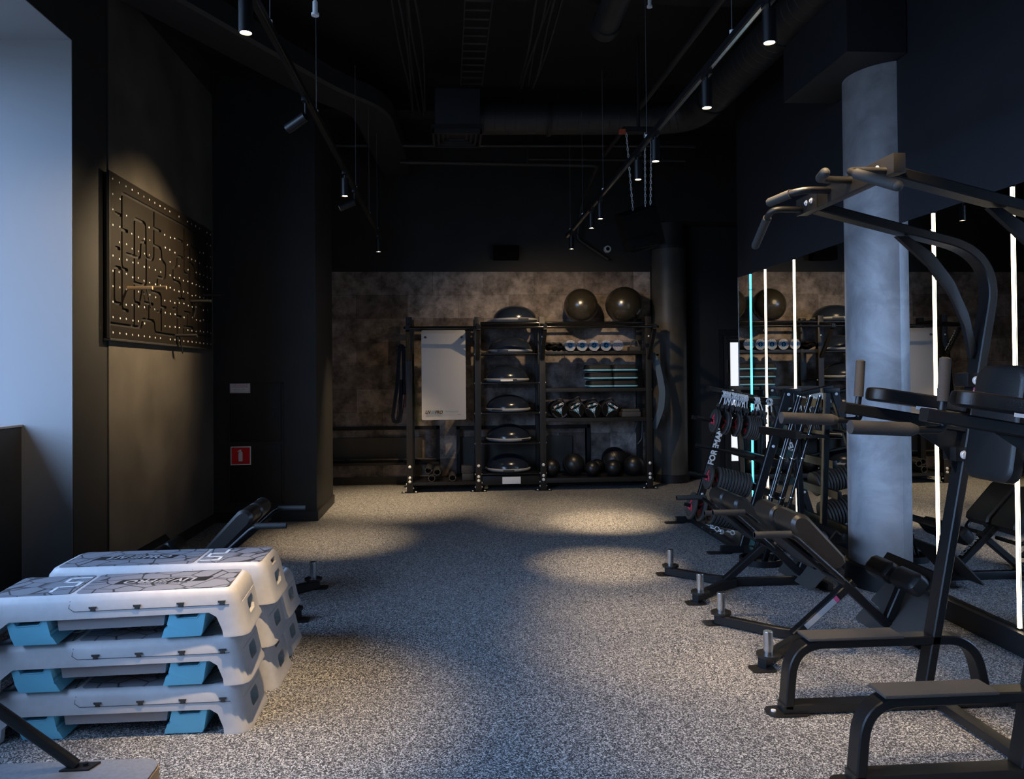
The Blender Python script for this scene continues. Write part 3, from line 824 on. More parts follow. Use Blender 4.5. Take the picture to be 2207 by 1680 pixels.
# ================================================================== STEP DECKS
def deck_proto():
    L, W, H = 1.15, .405, .208
    t = thing('step_deck', 'x', 'step platform', (0, 0, 0), 'stacked white step decks')
    b = B()
    # shell: chamfered plan that tapers upwards
    rings = []
    for z, l, w, r in ((0, L, W, .06), (.010, L-.004, W-.002, .06), (.022, L-.022, W-.008, .058), (.135, L-.072, W-.024, .052), (.142, L-.078, W-.026, .052), (.178, L-.098, W-.034, .05), (.200, L-.128, W-.052, .05), (.207, L-.150, W-.070, .05), (.208, L-.165, W-.080, .05)):
        rings.append([b.verts.new((x, y, z)) for x, y in rrect(l, w, r, 3)])
    for a, c in zip(rings, rings[1:]): bridge(b, a, c)
    b.faces.new(rings[0][::-1]); b.faces.new(rings[-1])
    body = part('body', b, 'deck', None)
    hollow = B(); prism(hollow, [(-.535, -.01), (.535, -.01), (.495, .16), (-.495, .16)], 'y', -.165, .165)
    arch = B(); prism(arch, [(-.478, -.02), (.472, -.02), (.462, .03), (.437, .088), (.405, .108), (-.41, .108), (-.470, .060)], 'y', -.4, .4)
    cs = [hollow, arch]
    for s in (-1, 1):
        e = B(); prism(e, [(-.060, .075), (-.048, .056), (.048, .056), (.060, .075), (.060, .104), (.048, .122), (-.048, .122), (-.060, .104)], 'x', s*.42, s*.66); cs.append(e)
    e = B(); prism(e, [(-.05, .160), (.05, .160), (.05, .187), (-.05, .187)], 'x', -.47, -.66); cs.append(e)
    e = B(); prism(e, [(-.25, .1375), (.25, .1375), (.25, .1425), (-.25, .1425)], 'x', .536, .66); cs.append(e)
    cut(body, *cs)
    body.parent = t
    # inner skirt between the legs
    b = B(); prism(b, [(-.225, .052), (.205, .052), (.215, .125), (-.235, .125)], 'y', -.155, .155); part('inner_skirt', b, 'deck_in', t)
    # folding blue legs
    for sx in (-1, 1):
        b = B()
        if sx < 0: q = [(-.427, .106), (-.408, .040), (-.392, .004), (-.222, .002), (-.243, .036), (-.252, .040), (-.248, .052), (-.256, .058), (-.262, .106), (-.285, .106), (-.295, .087), (-.385, .085), (-.397, .106)]
        else: q = [(.390, .106), (.362, .106), (.352, .086), (.270, .086), (.258, .106), (.236, .106), (.225, .060), (.233, .055), (.228, .046), (.215, .044), (.202, .004), (.368, .004), (.374, .022)]
        prism(b, q, 'y', -.180, .180, .0025)
        lg = part('folding_leg', b, 'cyan', t)
        b = B()
        u = [(-.293, .0865), (-.386, .0845), (-.398, .104)][::-1] if sx < 0 else [(.259, .104), (.270, .0855), (.352, .0855), (.363, .104)]
        if sx < 0: u = [(-.397, .104), (-.385, .0845), (-.295, .0865), (-.285, .104)]
        for s in (-1, 1):
            pass
        sweep(b, [Vector((x, -.1805, z)) for x, z in u], .0022, None, n=6); part('handle_rim', b, 'stripe', lg)
        b = B(); box(b, sx*.500-.008, sx*.500+.008, -.062, .062, .062, .096); part('leg_latch', b, 'cyan_d', t)
    # pads on top: short and long
    for nm, x0, x1 in (('short_tread', -.495, -.178), ('long_tread', -.158, .482)):
        b = B(); base = rrect(x1-x0, .318, .022, 5, (x0+x1)/2, 0)
        A_ = [b.verts.new((x, y, .2065)) for x, y in base]; B_ = [b.verts.new((x, y, .2105)) for x, y in base]
        bridge(b, A_, B_); b.faces.new(A_[::-1]); b.faces.new(B_); part(nm, b, 'deck_top', t)
    # white zig-zag band
    b = B(); S = [(-.273, -.115), (-.273, -.04), (-.2, -.04), (-.2, .035), (-.273, .035), (-.273, .11), (-.19, .11)]
    h = .0075
    for (ax, ay), (cx, cy) in zip(S, S[1:]): box(b, min(ax, cx)-h, max(ax, cx)+h, min(ay, cy)-h, max(ay, cy)+h, .2105, .2116)
    part('zigzag_band', b, 'white', t)
    b = B(); prism(b, [(-.045, -.036), (.355, -.036), (.375, .036), (-.025, .036)], 'z', .2102, .2110); pl_ = part('logo_field', b, 'base', t)
    R_ = rotm((-1, 0, 0), (0, -1, 0))
    logo(.075, 'deck_in', t, Vector((.17, 0, .2112)), R_, .0003, sx=.95, blue='deck_in')
    text('tagline', 'THE FITTER PERFORMANCE', .018, 'base', t, Vector((.17, -.055, .2107)), R_, .0003)
    # recessed side seam with clip notches on both long sides
    for s in (-1, 1):
        b = B()
        y = s*(W/2-.0118)
        sweep(b, [(-.168, s*(W/2-.020), .185), (-.172, s*(W/2-.014), .155), (-.15, y, .140), (.49, y, .140)], .0014, None, n=5)
        for x in (-.075, .105, .285, .458): prism(b, [(x-.016, .158), (x+.016, .158), (x+.014, .151), (x+.008, .148), (x+.010, .139), (x-.010, .139), (x-.008, .148), (x-.014, .151)], 'y', y-.0035, y+.0025)
        part('side_seam', b, 'plate_rub', t)
    return t
dk = deck_proto()
PT = .2145
used = False
def put_deck(xr, yf, k, rz, lb, flip=False):
    """xr, yf: right-hand front corner of the deck on the plan"""
    global used
    c_ = Matrix.Rotation(rz, 3, 'Z') @ Vector((-.575, .2025, 0))
    loc = (xr+c_.x, yf+c_.y, k*PT); rz2 = rz+(PI if flip else 0)
    if not used:
        o = dk; used = True; o.location = loc; o.rotation_euler = (0, 0, rz2); o['label'] = lb
        return o
    return dup(dk, loc, rz2, lb)
put_deck(-.905, 3.480, 2, .075, 'top white step deck of the stack nearest the camera')
put_deck(-.905, 3.482, 1, .040, 'middle white step deck of the stack nearest the camera')
put_deck(-.905, 3.482, 0, .010, 'bottom white step deck of the stack nearest the camera')
put_deck(-.893, 3.942, 2, .030, 'top white step deck of the second stack, turned end for end', True)
put_deck(-.902, 3.942, 1, .010, 'middle white step deck of the second stack')
put_deck(-.884, 3.942, 0, 0, 'bottom white step deck of the second stack, resting on the floor', True)
put_deck(-.92, 4.375, 1, 0, 'upper white step deck of the low rear stack')
put_deck(-.915, 4.38, 0, 0, 'lower white step deck of the low rear stack')

# ================================================================== LOW PLATFORM bottom left
t = thing('plywood_platform', 'low felt-topped plywood platform with rounded corner in the bottom left corner', 'platform', (-1.7, 2.5, 0))
pp = rrect(1.63, 1.15, .07, 8, -1.925, 2.475)
b = B(); prism(b, pp, 'z', .0, .112, .004); part('plywood_edge', b, 'ply_edge', t, world=True)
b = B(); prism(b, rrect(1.622, 1.142, .068, 8, -1.925, 2.475), 'z', .112, .120, .002); part('felt_top', b, 'carpet', t, world=True)
t = thing('support_pole', 'black round steel pole slanting down to a bolted bracket on the plywood platform', 'pole', (-1.38, 3.0, .12))
b = B(); cyl(b, (-1.412, 2.995, .128), (-2.05, 2.93, .68), .021, n=24); part('tube', b, 'steel2', t, world=True)
b = B(); prism(b, [(-1.46, 2.965), (-1.355, 2.965), (-1.335, 3.022), (-1.43, 3.022)], 'z', .1205, .127, .001); part('bracket', b, 'steel2', t, world=True)
b = B(); cyl(b, (-1.378, 2.995, .127), (-1.378, 2.995, .137), .010, n=6); part('bolt', b, 'steel', t, world=True)

# ================================================================== HYPEREXTENSION BENCHES
def hyper(loc, rz, e, lb, sticker=False):
    """e: how far the upper carriage is pushed down the slanting beam"""
    t = thing('back_extension_bench', lb, 'exercise bench', loc, 'back extension benches', rz)
    V = Vector; off = V((e*.72, 0, -e*.70))
    for s in (-1, 1):
        y = s*.36
        b = B(); P = smooth_path([V((-.035, y, .036)), V((.25, s*.085, .036)), V((.36, s*.03, .036))], .12, 6)
        sweep(b, P, .045, .058); part('base_arm', b, 'steel', t)
        b = B(); prism(b, rrect(.13, .10, .02, 4, -.04, y+s*.015), 'z', 0, .008); part('foot_plate', b, 'steel2', t)
        b = B(); cyl(b, (0, y, .066), (0, y, .080), .063, n=32); part('horn_flange', b, 'steel2', t)
        b = B(); cyl(b, (0, y, .08), (0, y, .195), .025, n=28); cyl(b, (0, y, .195), (0, y, .198), .022, n=28); part('plate_horn', b, 'chrome', t)
    b = B(); box(b, -.028, .03, -.012, .012, 0, .001)
    b.free()
    b = B(); box(b, .31, 1.02, -.0225, .0225, .008, .064, .004); part('spine', b, 'steel', t)
    b = B(); prism(b, rrect(.09, .42, .02, 4, 1.00, 0), 'z', 0, .008); box(b, .98, 1.02, -.2, .2, .008, .055, .004); part('rear_foot', b, 'steel2', t)
    b = B(); sweep(b, [V((.30, 0, .045)), V((.655, 0, .345))], .048, .058, up=(0, 1, 0)); part('strut', b, 'steel', t)
    if sticker:
        d = V((.355, 0, .30)).normalized()
        for nm, a0, a1, m in (('instruction_sticker', .08, .31, 'grey_print'), ('warning_sticker', .31, .335, 'pink')):
            q0 = V((.30, -.0301, .045))+d*a0; q1 = V((.30, -.0301, .045))+d*a1
            b = B(); sweep(b, [q0, q1], .001, .034, up=(-d.z, 0, d.x)); part(nm, b, m, t)
    b = B(); sweep(b, [V((.455, 0, .475)), V((.91, 0, .045))], .048, .065, up=(0, 1, 0)); part('main_beam', b, 'steel', t)
    n_b = V((.687, 0, .727))
    text('lettering', 'FOREMAN', .052, 'white', t, V((.70, 0, .244))+n_b*.0335, rotm((-.727, 0, .687), n_b.cross(V((-.727, 0, .687)))), .0004, bold=.001)
    b = B(); cyl(b, (.50, -.028, .435), (.50, .028, .435), .011, n=16); part('bolt', b, 'zinc', t)
    b = B(); sweep(b, [V((.30, 0, .615))+off, V((.50, 0, .43))], .036, .05, up=(0, 1, 0)); part('adjuster_tube', b, 'duct' if e > .05 else 'grey_print', t)
    b = B(); cyl(b, (.52, .03, .45), (.52, .085, .45), .012); sphere(b, (.52, .10, .45), .02); part('adjuster_knob', b, 'red', t)
    # carriage with hip pads
    b = B(); sweep(b, [V((.16, 0, .66))+off, V((.40, 0, .46))+off], .34, .022, up=(.7, 0, .7)); part('carriage_plate', b, 'steel', t)
    ax = V((.70, 0, -.715)).normalized(); nrm = V((.715, 0, .70)).normalized()
    for s in (-1, 1):
        # slab sloping down to the back with a fully rounded head
        L0, T = .33, .115
        q = [(T*.5*math.cos(a), T*.5*math.sin(a)) for a in [math.radians(90+18*k) for k in range(11)]]
        prof = q + [(L0-.02, -T*.42), (L0, -T*.25), (L0, T*.25), (L0-.03, T*.42)]
        c = V((.235, 0, .735))+off
        b = B()
        ys = (s*.015, s*.03, s*.255, s*.275); ins = (.012, 0, 0, .016)
        rg = []
        for y, i_ in zip(ys, ins):
            rg.append([b.verts.new(c + ax*(u+ (i_ if u < L0/2 else -i_)) + nrm*(v*(1-i_/(T*.5))) + V((0, y, 0))) for u, v in prof])
        for a_, c_ in zip(rg, rg[1:]): bridge(b, a_, c_)
        b.faces.new(rg[0][::-1]); b.faces.new(rg[-1]); pd = part('hip_pad', b, 'vinyl_br', t)
        b = B()
        ysm = s*.252
        P = [c + ax*u + nrm*v*1.01 + V((0, ysm, 0)) for u, v in prof]
        sweep(b, P+[P[0]], .0022, None, n=5); part('piping', b, 'vinyl', pd)
        # handle
        hy = s*.33
        P = [V((-.055, hy, .70)), V((.15, hy, .70)), V((.40, hy, .475)), V((.46, hy*.92, .42)), V((.46, s*.05, .42))]
        P = [p+off for p in P]
        b = B(); tube(b, P, .0145, .05); part('handle_tube', b, 'steel', t)
        b = B(); cyl(b, P[0], P[1]-V((.005, 0, 0)), .019, n=20); part('grip', b, 'grip', t)
    # foot plate and ankle rollers
    b = B(); mt_ = Matrix.Translation((.935, 0, .155)) @ Matrix.Rotation(-.80, 4, 'Y')
    prism(b, rrect(.34, .56, .03, 5), 'z', -.005, .005)
    for v in b.verts: v.co = mt_ @ v.co
    part('foot_platform', b, 'tread', t)
    b = B(); sweep(b, [V((.86, 0, .10)), V((1.0, 0, .40))], .05, .05, up=(0, 1, 0)); part('roller_post', b, 'steel', t)
    b = B(); mtb = Matrix.Translation((.985, 0, .40)) @ Matrix.Rotation(-.9, 4, 'Y'); box(b, -.06, .06, -.25, .25, -.006, .006, .002, mtb); box(b, .05, .06, -.25, .25, -.05, .006, .001, mtb); part('roller_bracket', b, 'steel', t)
    for s in (-1, 1):
        b = B(); mtp = Matrix.Translation((.92, s*.135, .375)) @ Matrix.Rotation(-.85, 4, 'Y')
        P = rrect(.12, .235, .045, 5); 
        pad(b, .125, .235, .105, .035, .038, mtp); part('ankle_pad', b, 'vinyl', t)
    return t
hyper((1.66, 4.36, 0), 0, 0.0, 'black back extension bench in front of the column, nearer of the two on the right', True)
hyper((1.675, 5.53, 0), 0, .14, 'black back extension bench beside the plate rack, farther of the two on the right')
hyper((-1.035, 5.42, 0), PI, .14, 'black back extension bench behind the white step decks on the left')

# ================================================================== POWER TOWER
tw = thing('power_tower', 'large black pull-up and dip tower in the right foreground', 'exercise machine', (2.1, 3.17, 0))
YF, YN = 3.48, 2.86
XZ = lambda pts, y: [Vector((x, y, z)) for x, z in pts]
for y, sg in ((YF, 1), (YN, -1)):
    b = B(); box(b, 1.50, 3.02, y-.04, y+.04, .008, .046, .004); part('base_rail', b, 'steel2', tw, world=True)
    b = B(); prism(b, rrect(.20, .115, .045, 6, 1.53, y-.0), 'z', 0, .008); part('foot_plate', b, 'steel2', tw, world=True)
    b = B(); cyl(b, (1.465, y, .008), (1.465, y, .014), .012, n=8); part('bolt', b, 'zinc', tw, world=True)
    b = B(); sweep(b, smooth_path(XZ([(1.525, .03), (1.545, .20), (1.60, .318), (2.33, .320), (2.435, .22), (2.475, .04)], y), .14, 7), .08, .042, up=(0, 1, 0) if False else (0, 0, 1))
    bmesh.ops.delete(b, geom=b.verts[:], context='VERTS')
    P = smooth_path(XZ([(1.525, .03), (1.555, .320), (2.42, .320), (2.478, .04)], y), .17, 9)
    sweep(b, P, .042, .08, up=(0, 1, 0)); part('step_arch', b, 'steel', tw, world=True)
    b = B(); box(b, 1.61, 2.06, y-.062, y+.062, .342, .356, .005); part('step_tread', b, 'tread', tw, world=True)
    # leaning post, bent over the top
    P = XZ([(2.175, .04), (2.262, .338), (2.36, .88), (2.405, 1.22), (2.475, 1.60), (2.555, 2.08)], y)
    P = smooth_path(XZ([(2.178, .045), (2.405, 1.22), (2.575, 2.12), (1.70, 2.337)], y), .26, 12)
    b = B(); sweep(b, P, .042, .08, up=(0, 1, 0)); part('upright', b, 'steel', tw, world=True)
    # curved gusset bar inside the bend
    q = [(2.14, 2.205), (2.26, 2.125), (2.36, 1.995), (2.43, 1.84), (2.47, 1.66), (2.435, 1.63), (2.41, 1.78), (2.345, 1.925), (2.24, 2.065), (2.08, 2.205)]
    b = B(); prism(b, q, 'y', y-.012, y+.012, .002); part('gusset', b, 'steel', tw, world=True)
    # dip arm
    b = B(); sweep(b, XZ([(1.815, 1.405), (2.52, 1.285)], y+.0), .058, .052); ar = part('dip_arm', b, 'steel', tw, world=True)
    b = B(); q = [(1.93, 1.36), (2.40, 1.285), (2.36, 1.08), (2.30, 1.20), (2.1, 1.33)]
    prism(b, q, 'y', y-.004, y+.004); part('arm_gusset', b, 'steel', tw, world=True)
    # vertical hand grip and long dip handle
    hx = 1.885 if sg > 0 else 1.885
    b = B(); cyl(b, (hx, y, 1.395), (hx+.012, y, 1.47), .014); part('grip_stem', b, 'steel', tw, world=True)
    b = B(); cyl(b, (hx+.008, y, 1.455), (hx+.02, y, 1.62), .021, n=24); cyl(b, (hx+.02, y, 1.62), (hx+.0206, y, 1.626), .021, .012, n=24); part('hand_grip', b, 'foam', tw, world=True)
    b = B(); tube(b, [(hx+.01, y, 1.40), (hx+.01, y, 1.345), (hx-.12, y, 1.345)], .015, .05); part('dip_handle_tube', b, 'steel', tw, world=True)
    b = B(); cyl(b, (hx-.10, y, 1.347), (hx-.125, y, 1.348), .018, .027, n=28, cap=False); cyl(b, (hx-.125, y, 1.348), (hx-.365, y, 1.36), .027, n=28); part('dip_handle', b, 'foam', tw, world=True)
    # elbow pad
    mp_ = Matrix.Translation((2.17, y, 1.435)) @ Matrix.Rotation(math.radians(8.5), 4, 'Y')
    b = B(); pad(b, .46, .15, .062, .06, .016, mp_); part('elbow_pad', b, 'vinyl', tw, world=True)
    b = B(); box(b, -.04, .06, -.076, -.0745, -.045, -.03, 0, mp_); part('pad_tag', b, 'white', tw, world=True)
    # brackets with bolts
    for bx, bz in ((2.425, 1.525), (2.36, 1.18)):
        b = B(); box(b, bx-.03, bx+.055, y-.048, y+.048, bz-.03, bz+.035, .003); br_ = part('bracket', b, 'steel', tw, world=True)
        b = B(); cyl(b, (bx+.01, y-.056, bz), (bx+.01, y-.048, bz), .014, n=6); tubering(b, (bx+.01, y-.0485, bz), (bx+.01, y-.051, bz), .02, .01, 16); part('bolt', b, 'zinc', br_, world=True)
b = B(); box(b, 2.22, 2.28, YN+.04, YF-.04, .01, .05, .004); part('cross_rail', b, 'steel2', tw, world=True)
b = B(); sweep(b, [Vector((2.60, 3.17, .05)), Vector((2.52, 3.17, 1.28))], .06, .05, up=(0, 1, 0)); part('rear_brace', b, 'steel', tw, world=True)
b = B(); box(b, 2.57, 2.63, YN+.04, YF-.04, .01, .05, .004); part('rear_rail', b, 'steel2', tw, world=True)
b = B(); box(b, 2.455, 2.505, YN-.03, YF+.03, 1.50, 1.545, .003); part('upper_cross_bar', b, 'steel', tw, world=True)
b = B(); box(b, 2.375, 2.425, YN-.03, YF+.03, 1.155, 1.2, .003); part('lower_cross_bar', b, 'steel', tw, world=True)
mb = Matrix.Translation((2.335, 3.155, 1.345)) @ Matrix.Rotation(math.radians(9), 4, 'Y') @ Matrix.Rotation(PI/2, 4, 'Y')
b = B(); pad(b, .50, .30, .06, .06, .02, mb); part('back_pad', b, 'vinyl', tw, world=True)
b = B(); box(b, 2.345, 2.47, 3.12, 3.19, 1.30, 1.36, .003); part('pad_mount', b, 'steel', tw, world=True)
# stickers and bolts on the far upright
dd = (Vector((2.575, 0, 2.12))-Vector((2.405, 0, 1.22))).normalized()
q0 = Vector((2.437, YF-.0405, 1.455))
b = B(); sweep(b, [q0-dd*.04, q0+dd*.02], .0008, .034, up=(-dd.z, 0, dd.x)); part('instruction_sticker', b, 'white', tw, world=True)
b = B(); sweep(b, [q0+dd*.02, q0+dd*.036], .001, .034, up=(-dd.z, 0, dd.x)); part('warning_sticker', b, 'pink', tw, world=True)
# pull-up bar head
b = B(); box(b, 1.655, 1.703, 2.77, 3.575, 2.318, 2.393, .003); hb = part('head_beam', b, 'steel2', tw, world=True)
b = B(); box(b, 1.650, 1.656, 3.37, 3.577, 2.316, 2.394, .001); part('end_plate', b, 'steel2', tw, world=True)
for y in (3.42, 3.47, 2.87, 2.92):
    b = B(); tubering(b, (1.649, y, 2.358), (1.647, y, 2.358), .013, .007, 14); cyl(b, (1.650, y, 2.358), (1.641, y, 2.358), .0075, n=6); part('bolt', b, 'zinc', hb, world=True)
yc = 3.172
for s in (-1, 1):
    P = [(1.655, yc+s*.345, 2.338), (1.50, yc+s*.345, 2.338), (1.535, yc+s*.62, 2.215)]
    b = B(); tube(b, P, .0145, .05); part('wide_handle_tube', b, 'steel2', tw, world=True)
    d = (Vector(P[2])-Vector(P[1])).normalized()
    b = B(); cyl(b, Vector(P[1])+d*.07, Vector(P[2])+d*.004, .020, n=24); sphere(b, Vector(P[2])+d*.004, .0195, 1, 16, 10); part('wide_grip', b, 'grip', tw, world=True)
    P = [(1.655, yc+s*.09, 2.368), (1.52, yc+s*.09, 2.368), (1.46, yc+s*.26, 2.352)]
    b = B(); tube(b, P, .0155, .06); part('inner_handle_tube', b, 'steel2', tw, world=True)
    d = (Vector(P[2])-Vector(P[1])).normalized()
    b = B(); cyl(b, Vector(P[1])+d*.05, Vector(P[2]), .020, n=24); sphere(b, Vector(P[2]), .0195, 1, 16, 10); part('inner_grip', b, 'grip', tw, world=True)
# ================================================================== STORAGE RACK on the back wall
rk = thing('storage_rack', 'large black steel storage rack with shelves and pull-up bar against the back wall', 'rack', (1.04, 10.3, 0))
PX = [-.572, .338, 1.205, 2.652]
YR0, YR1 = 10.30, 10.83
bolt_me = None
def bolt(x, y, z, d, r=.013, par=None):
    global bolt_me
    if bolt_me is None:
        b = B(); lathe(b, [(.013, 0), (.013, .006), (.007, .011)], (0, 0, 0), n=10); bolt_me = finish(b, 'bolt', 'zinc')
    o = bpy.data.objects.new('bolt', bolt_me); C.objects.link(o); o.parent = par or rk
    o.location = Vector((x, y, z)) - root_loc(par or rk)
    o.rotation_euler = Vector(d).to_track_quat('Z', 'Y').to_euler(); o.scale = (r/.013,)*3
for i, x in enumerate(PX):
    for y in (YR0, YR1):
        b = B(); box(b, x-.04, x+.04, y-.04, y+.04, .006, 2.33, .003); ps = part('post', b, 'steel2', rk, world=True)
        b = B(); box(b, x-.11, x+.11, y-.055, y+.055, 0, .008, .002); part('foot_plate', b, 'steel', rk, world=True)
        if y == YR0:
            for z, r_ in ((2.215, .012), (2.06, .012), (1.768, .014), (.345, .020), (.20, .020), (.148, .020)): bolt(x, y-.04, z, (0, -1, 0), r_, ps)
            for s in (-1, 1):
                for z in (.115, .06): bolt(x+s*.04, y-.01, z, (s, 0, 0), .013, ps)
                bolt(x+s*.08, y-.03, .008, (0, 0, 1), .013, ps)
    # side rails joining front and rear post
    for z in (.13, 1.10, 2.25):
        b = B(); box(b, x-.025, x+.025, YR0+.04, YR1-.04, z-.025, z+.025, .002); part('side_rail', b, 'steel', rk, world=True)
    # forward bracket carrying the pull-up bar
    b = B(); sweep(b, [Vector((x, YR0-.045, 2.215)), Vector((x, 9.90, 2.175))], .05, .05)
    part('bracket_arm', b, 'steel', rk, world=True)
    b = B(); sweep(b, [Vector((x, YR0-.045, 1.76)), Vector((x, 9.945, 2.13))], .034, .05, up=(1, 0, 0))
    part('bracket_brace', b, 'steel', rk, world=True)
    for s in (-1, 1): bolt(x+s*.026, 9.93, 2.175, (s, 0, 0), .012)
b = B(); cyl(b, (-.62, 9.925, 2.168), (2.70, 9.925, 2.168), .017, n=20); part('pull_up_bar', b, 'bar', rk, world=True)
for x0_, x1_ in ((PX[1], PX[2]), (PX[2], PX[3])):
    for y in (YR0-.02, YR1-.02, 10.50):
        b = B(); cyl(b, (x0_+.04, y, 2.245), (x1_-.04, y, 2.245), .018, n=16); part('top_rail', b, 'bar', rk, world=True)
b = B(); box(b, PX[0]+.04, PX[1]-.04, YR1-.03, YR1+.03, 2.17, 2.23, .003); part('rear_beam', b, 'steel', rk, world=True)
SH = [1.838, 1.447, 1.044, .641, .233]
for z in SH:
    b = B(); box(b, PX[1]+.045, PX[2]-.045, YR0-.03, YR1, z-.014, z, .002); part('shelf', b, 'steel', rk, world=True)
    for x in (PX[1]+.04, PX[2]-.04, PX[1]-.04, PX[2]+.04): bolt(x, YR0-.01, z-.004, (1 if x in (PX[1]+.04, PX[2]+.04) else -1, 0, 0), .011)
for zt, zb in ((1.865, 1.82), (1.362, 1.315), (.966, .912), (.160, .100)):
    b = B(); box(b, PX[2]+.042, PX[3]-.042, YR0-.035, YR0-.030, zb, zt, .001); box(b, PX[2]+.042, PX[3]-.042, YR0-.031, YR1+.01, zt-.012, zt-.004); box(b, PX[2]+.042, PX[3]-.042, YR1, YR1+.01, zb, zt)
    part('shelf', b, 'steel2', rk, world=True)
    for x in (PX[2]+.04, PX[3]-.04, PX[3]+.04): bolt(x, YR0-.01, (zt+zb)/2, (-1 if x == PX[3]-.04 else 1, 0, 0), .013)
b = B(); box(b, PX[0]+.042, PX[1]-.042, YR0-.03, YR1, .095, .135, .003); part('shelf', b, 'steel', rk, world=True)
b = B(); box(b, PX[1]+.042, PX[2]-.042, YR0-.01, YR0+.03, .08, .20, .002); part('lower_beam', b, 'steel', rk, world=True)
b = B(); box(b, .655, .90, YR0-.016, YR0-.0105, .093, .188, .001); part('white_plate', b, 'cam_white', rk, world=True, label='small pale plate')
text('lettering', 'FOREMAN', .075, 'white', rk, Vector((PX[0]+.022, 10.10, 1.955))-Vector((1.04, 10.3, 0)), rotm((0, -.65, .78), (0, .78, .65)), .0005, bold=.002)

# balance domes
bp = thing('balance_dome', 'x', 'balance trainer', (0, 0, 0), 'balance domes on the rack')
b = B(); lathe(b, [(.20, 0), (.285, .012), (.312, .032), (.315, .048), (.300, .056), (.285, .058)], n=48); part('platform_base', b, 'bosu_base', bp)
b = B(); prof = [(.296*math.cos(a), .056+.182*math.sin(a)) for a in [PI/2*k/12 for k in range(12)]] + [(.004, .238)]; lathe(b, prof, n=48); dm = part('dome', b, 'bosu', bp)
b = B(); box(b, -.09, .06, -.3165, -.312, .026, .047, .001); part('side_handle', b, 'duct', bp)
for k, (x, z, rz, lb) in enumerate(((.862, 2.264, .35, 'blue-grey balance dome on the very top of the rack'), (.795, 1.839, -.35, 'balance dome on the first shelf below the top of the rack'), (.742, 1.448, .2, 'balance dome on the second shelf of the middle bay, with a white tag'),
    (.758, 1.045, -.5, 'balance dome on the third shelf of the middle bay'), (.76, .642, .8, 'balance dome on the fourth shelf of the middle bay'), (.755, .234, 0, 'balance dome on the lowest shelf above the white plate'))):
    if k == 0: o = bp; o.location = (x, 10.56, z); o.rotation_euler = (0, 0, rz); o['label'] = lb
    else: o = dup(bp, (x, 10.575, z), rz, lb)
    if k == 2:
        b = B(); box(b, -.17, .0, -.319, -.3165, .02, .045); part('white_tag', b, 'white', o)
# big exercise balls
for k, (x, r, z, lb) in enumerate(((1.79, .236, 2.505, 'glossy black exercise ball on the rack top, left one with the bright warm highlight'), (2.40, .262, 2.512, 'glossy black exercise ball on the rack top, right one near the end post'))):
    b = B(); sphere(b, (x, 10.60, z), r, .97 if k else 1, 48, 32)
    o = single('exercise_ball', b, 'ball', lb, 'exercise ball', 'exercise balls on the rack')
# foam rollers
ro = thing('foam_roller', 'x', 'foam roller', (0, 0, 0), 'foam rollers on the upper shelf')
b = B(); tubering(b, (0, 0, .075), (0, .42, .075), .075, .040, 32); part('foam_sleeve', b, 'roller', ro)
b = B(); tubering(b, (0, -.002, .075), (0, .421, .075), .042, .032, 24); cr_ = part('core', b, 'blue_core', ro)
b = B(); box(b, -.020, .020, -.0005, .003, .070, .080); box(b, -.004, .004, -.0005, .003, .052, .098); part('core_web', b, 'blue_print', cr_)
xs = [1.58, 1.742, 1.905, 2.066]
for k, x in enumerate(xs):
    lb = ('first', 'second', 'third', 'fourth')[k] + ' speckled foam roller from the left on the upper shelf'
    if k == 0: o = ro; o.location = (x, 10.24, 1.863); o['label'] = lb
    else: o = dup(ro, (x, 10.24, 1.863), 0, lb)
b = B(); cyl(b, (2.228, 10.24, 1.938), (2.228, 10.66, 1.938), .075, n=32); single('foam_roller', b, 'roller', 'solid speckled foam roller without a hole, rightmost on the upper shelf', 'foam roller', 'foam rollers on the upper shelf')
# folded glossy bag
b = B(); sphere(b, (1.38, 10.36, 1.905), .115, .42, 24, 16)
for v in b.verts:
    v.co.x = 1.38+(v.co.x-1.38)*1.25; v.co.y = 10.36+(v.co.y-10.36)*1.5
    v.co.z += .02*math.sin(v.co.x*40)*math.cos(v.co.y*25)-.10*max(0, v.co.x-1.40)
zmin = min(v.co.z for v in b.verts)
for v in b.verts: v.co.z += 1.863-zmin
fb = single('folded_bag', b, 'bar', 'crumpled glossy black bag with a hanging cord at the left end of the upper shelf', 'bag')
b = B(); tube(b, [(1.49, 10.33, 1.88), (1.50, 10.24, 1.87), (1.51, 10.235, 1.60), (1.508, 10.235, 1.44)], .004, .02, n=6); part('cord', b, 'black_fab', fb, world=True)
# aerobic cushions with blue piping
cu = thing('step_cushion', 'x', 'cushion', (0, 0, 0), 'dark cushions with blue piping on the middle shelf')
b = B(); pad(b, .33, .42, .098, .05, .03, Matrix.Translation((0, .21, .055))); part('cushion', b, 'black_fab', cu)
b = B(); P = [Vector((x, y+.21, .028)) for x, y in rrect(.334, .424, .05, 5)]; sweep(b, P+[P[0]], .011, None, n=8); part('blue_piping', b, 'stripe', cu)
first = True
for col_, x in enumerate((1.99, 2.34)):
    for k in range(3):
        lb = ('top', 'middle', 'bottom')[2-k] + ' dark cushion with pale blue edge in the ' + ('left' if col_ == 0 else 'right') + ' pile on the middle shelf'
        loc = (x+(.012*(2-k) if col_ == 0 else 0), 10.275, 1.360+k*.108)
        if first: o = cu; first = False; o.location = loc; o['label'] = lb
        else: o = dup(cu, loc, 0, lb)
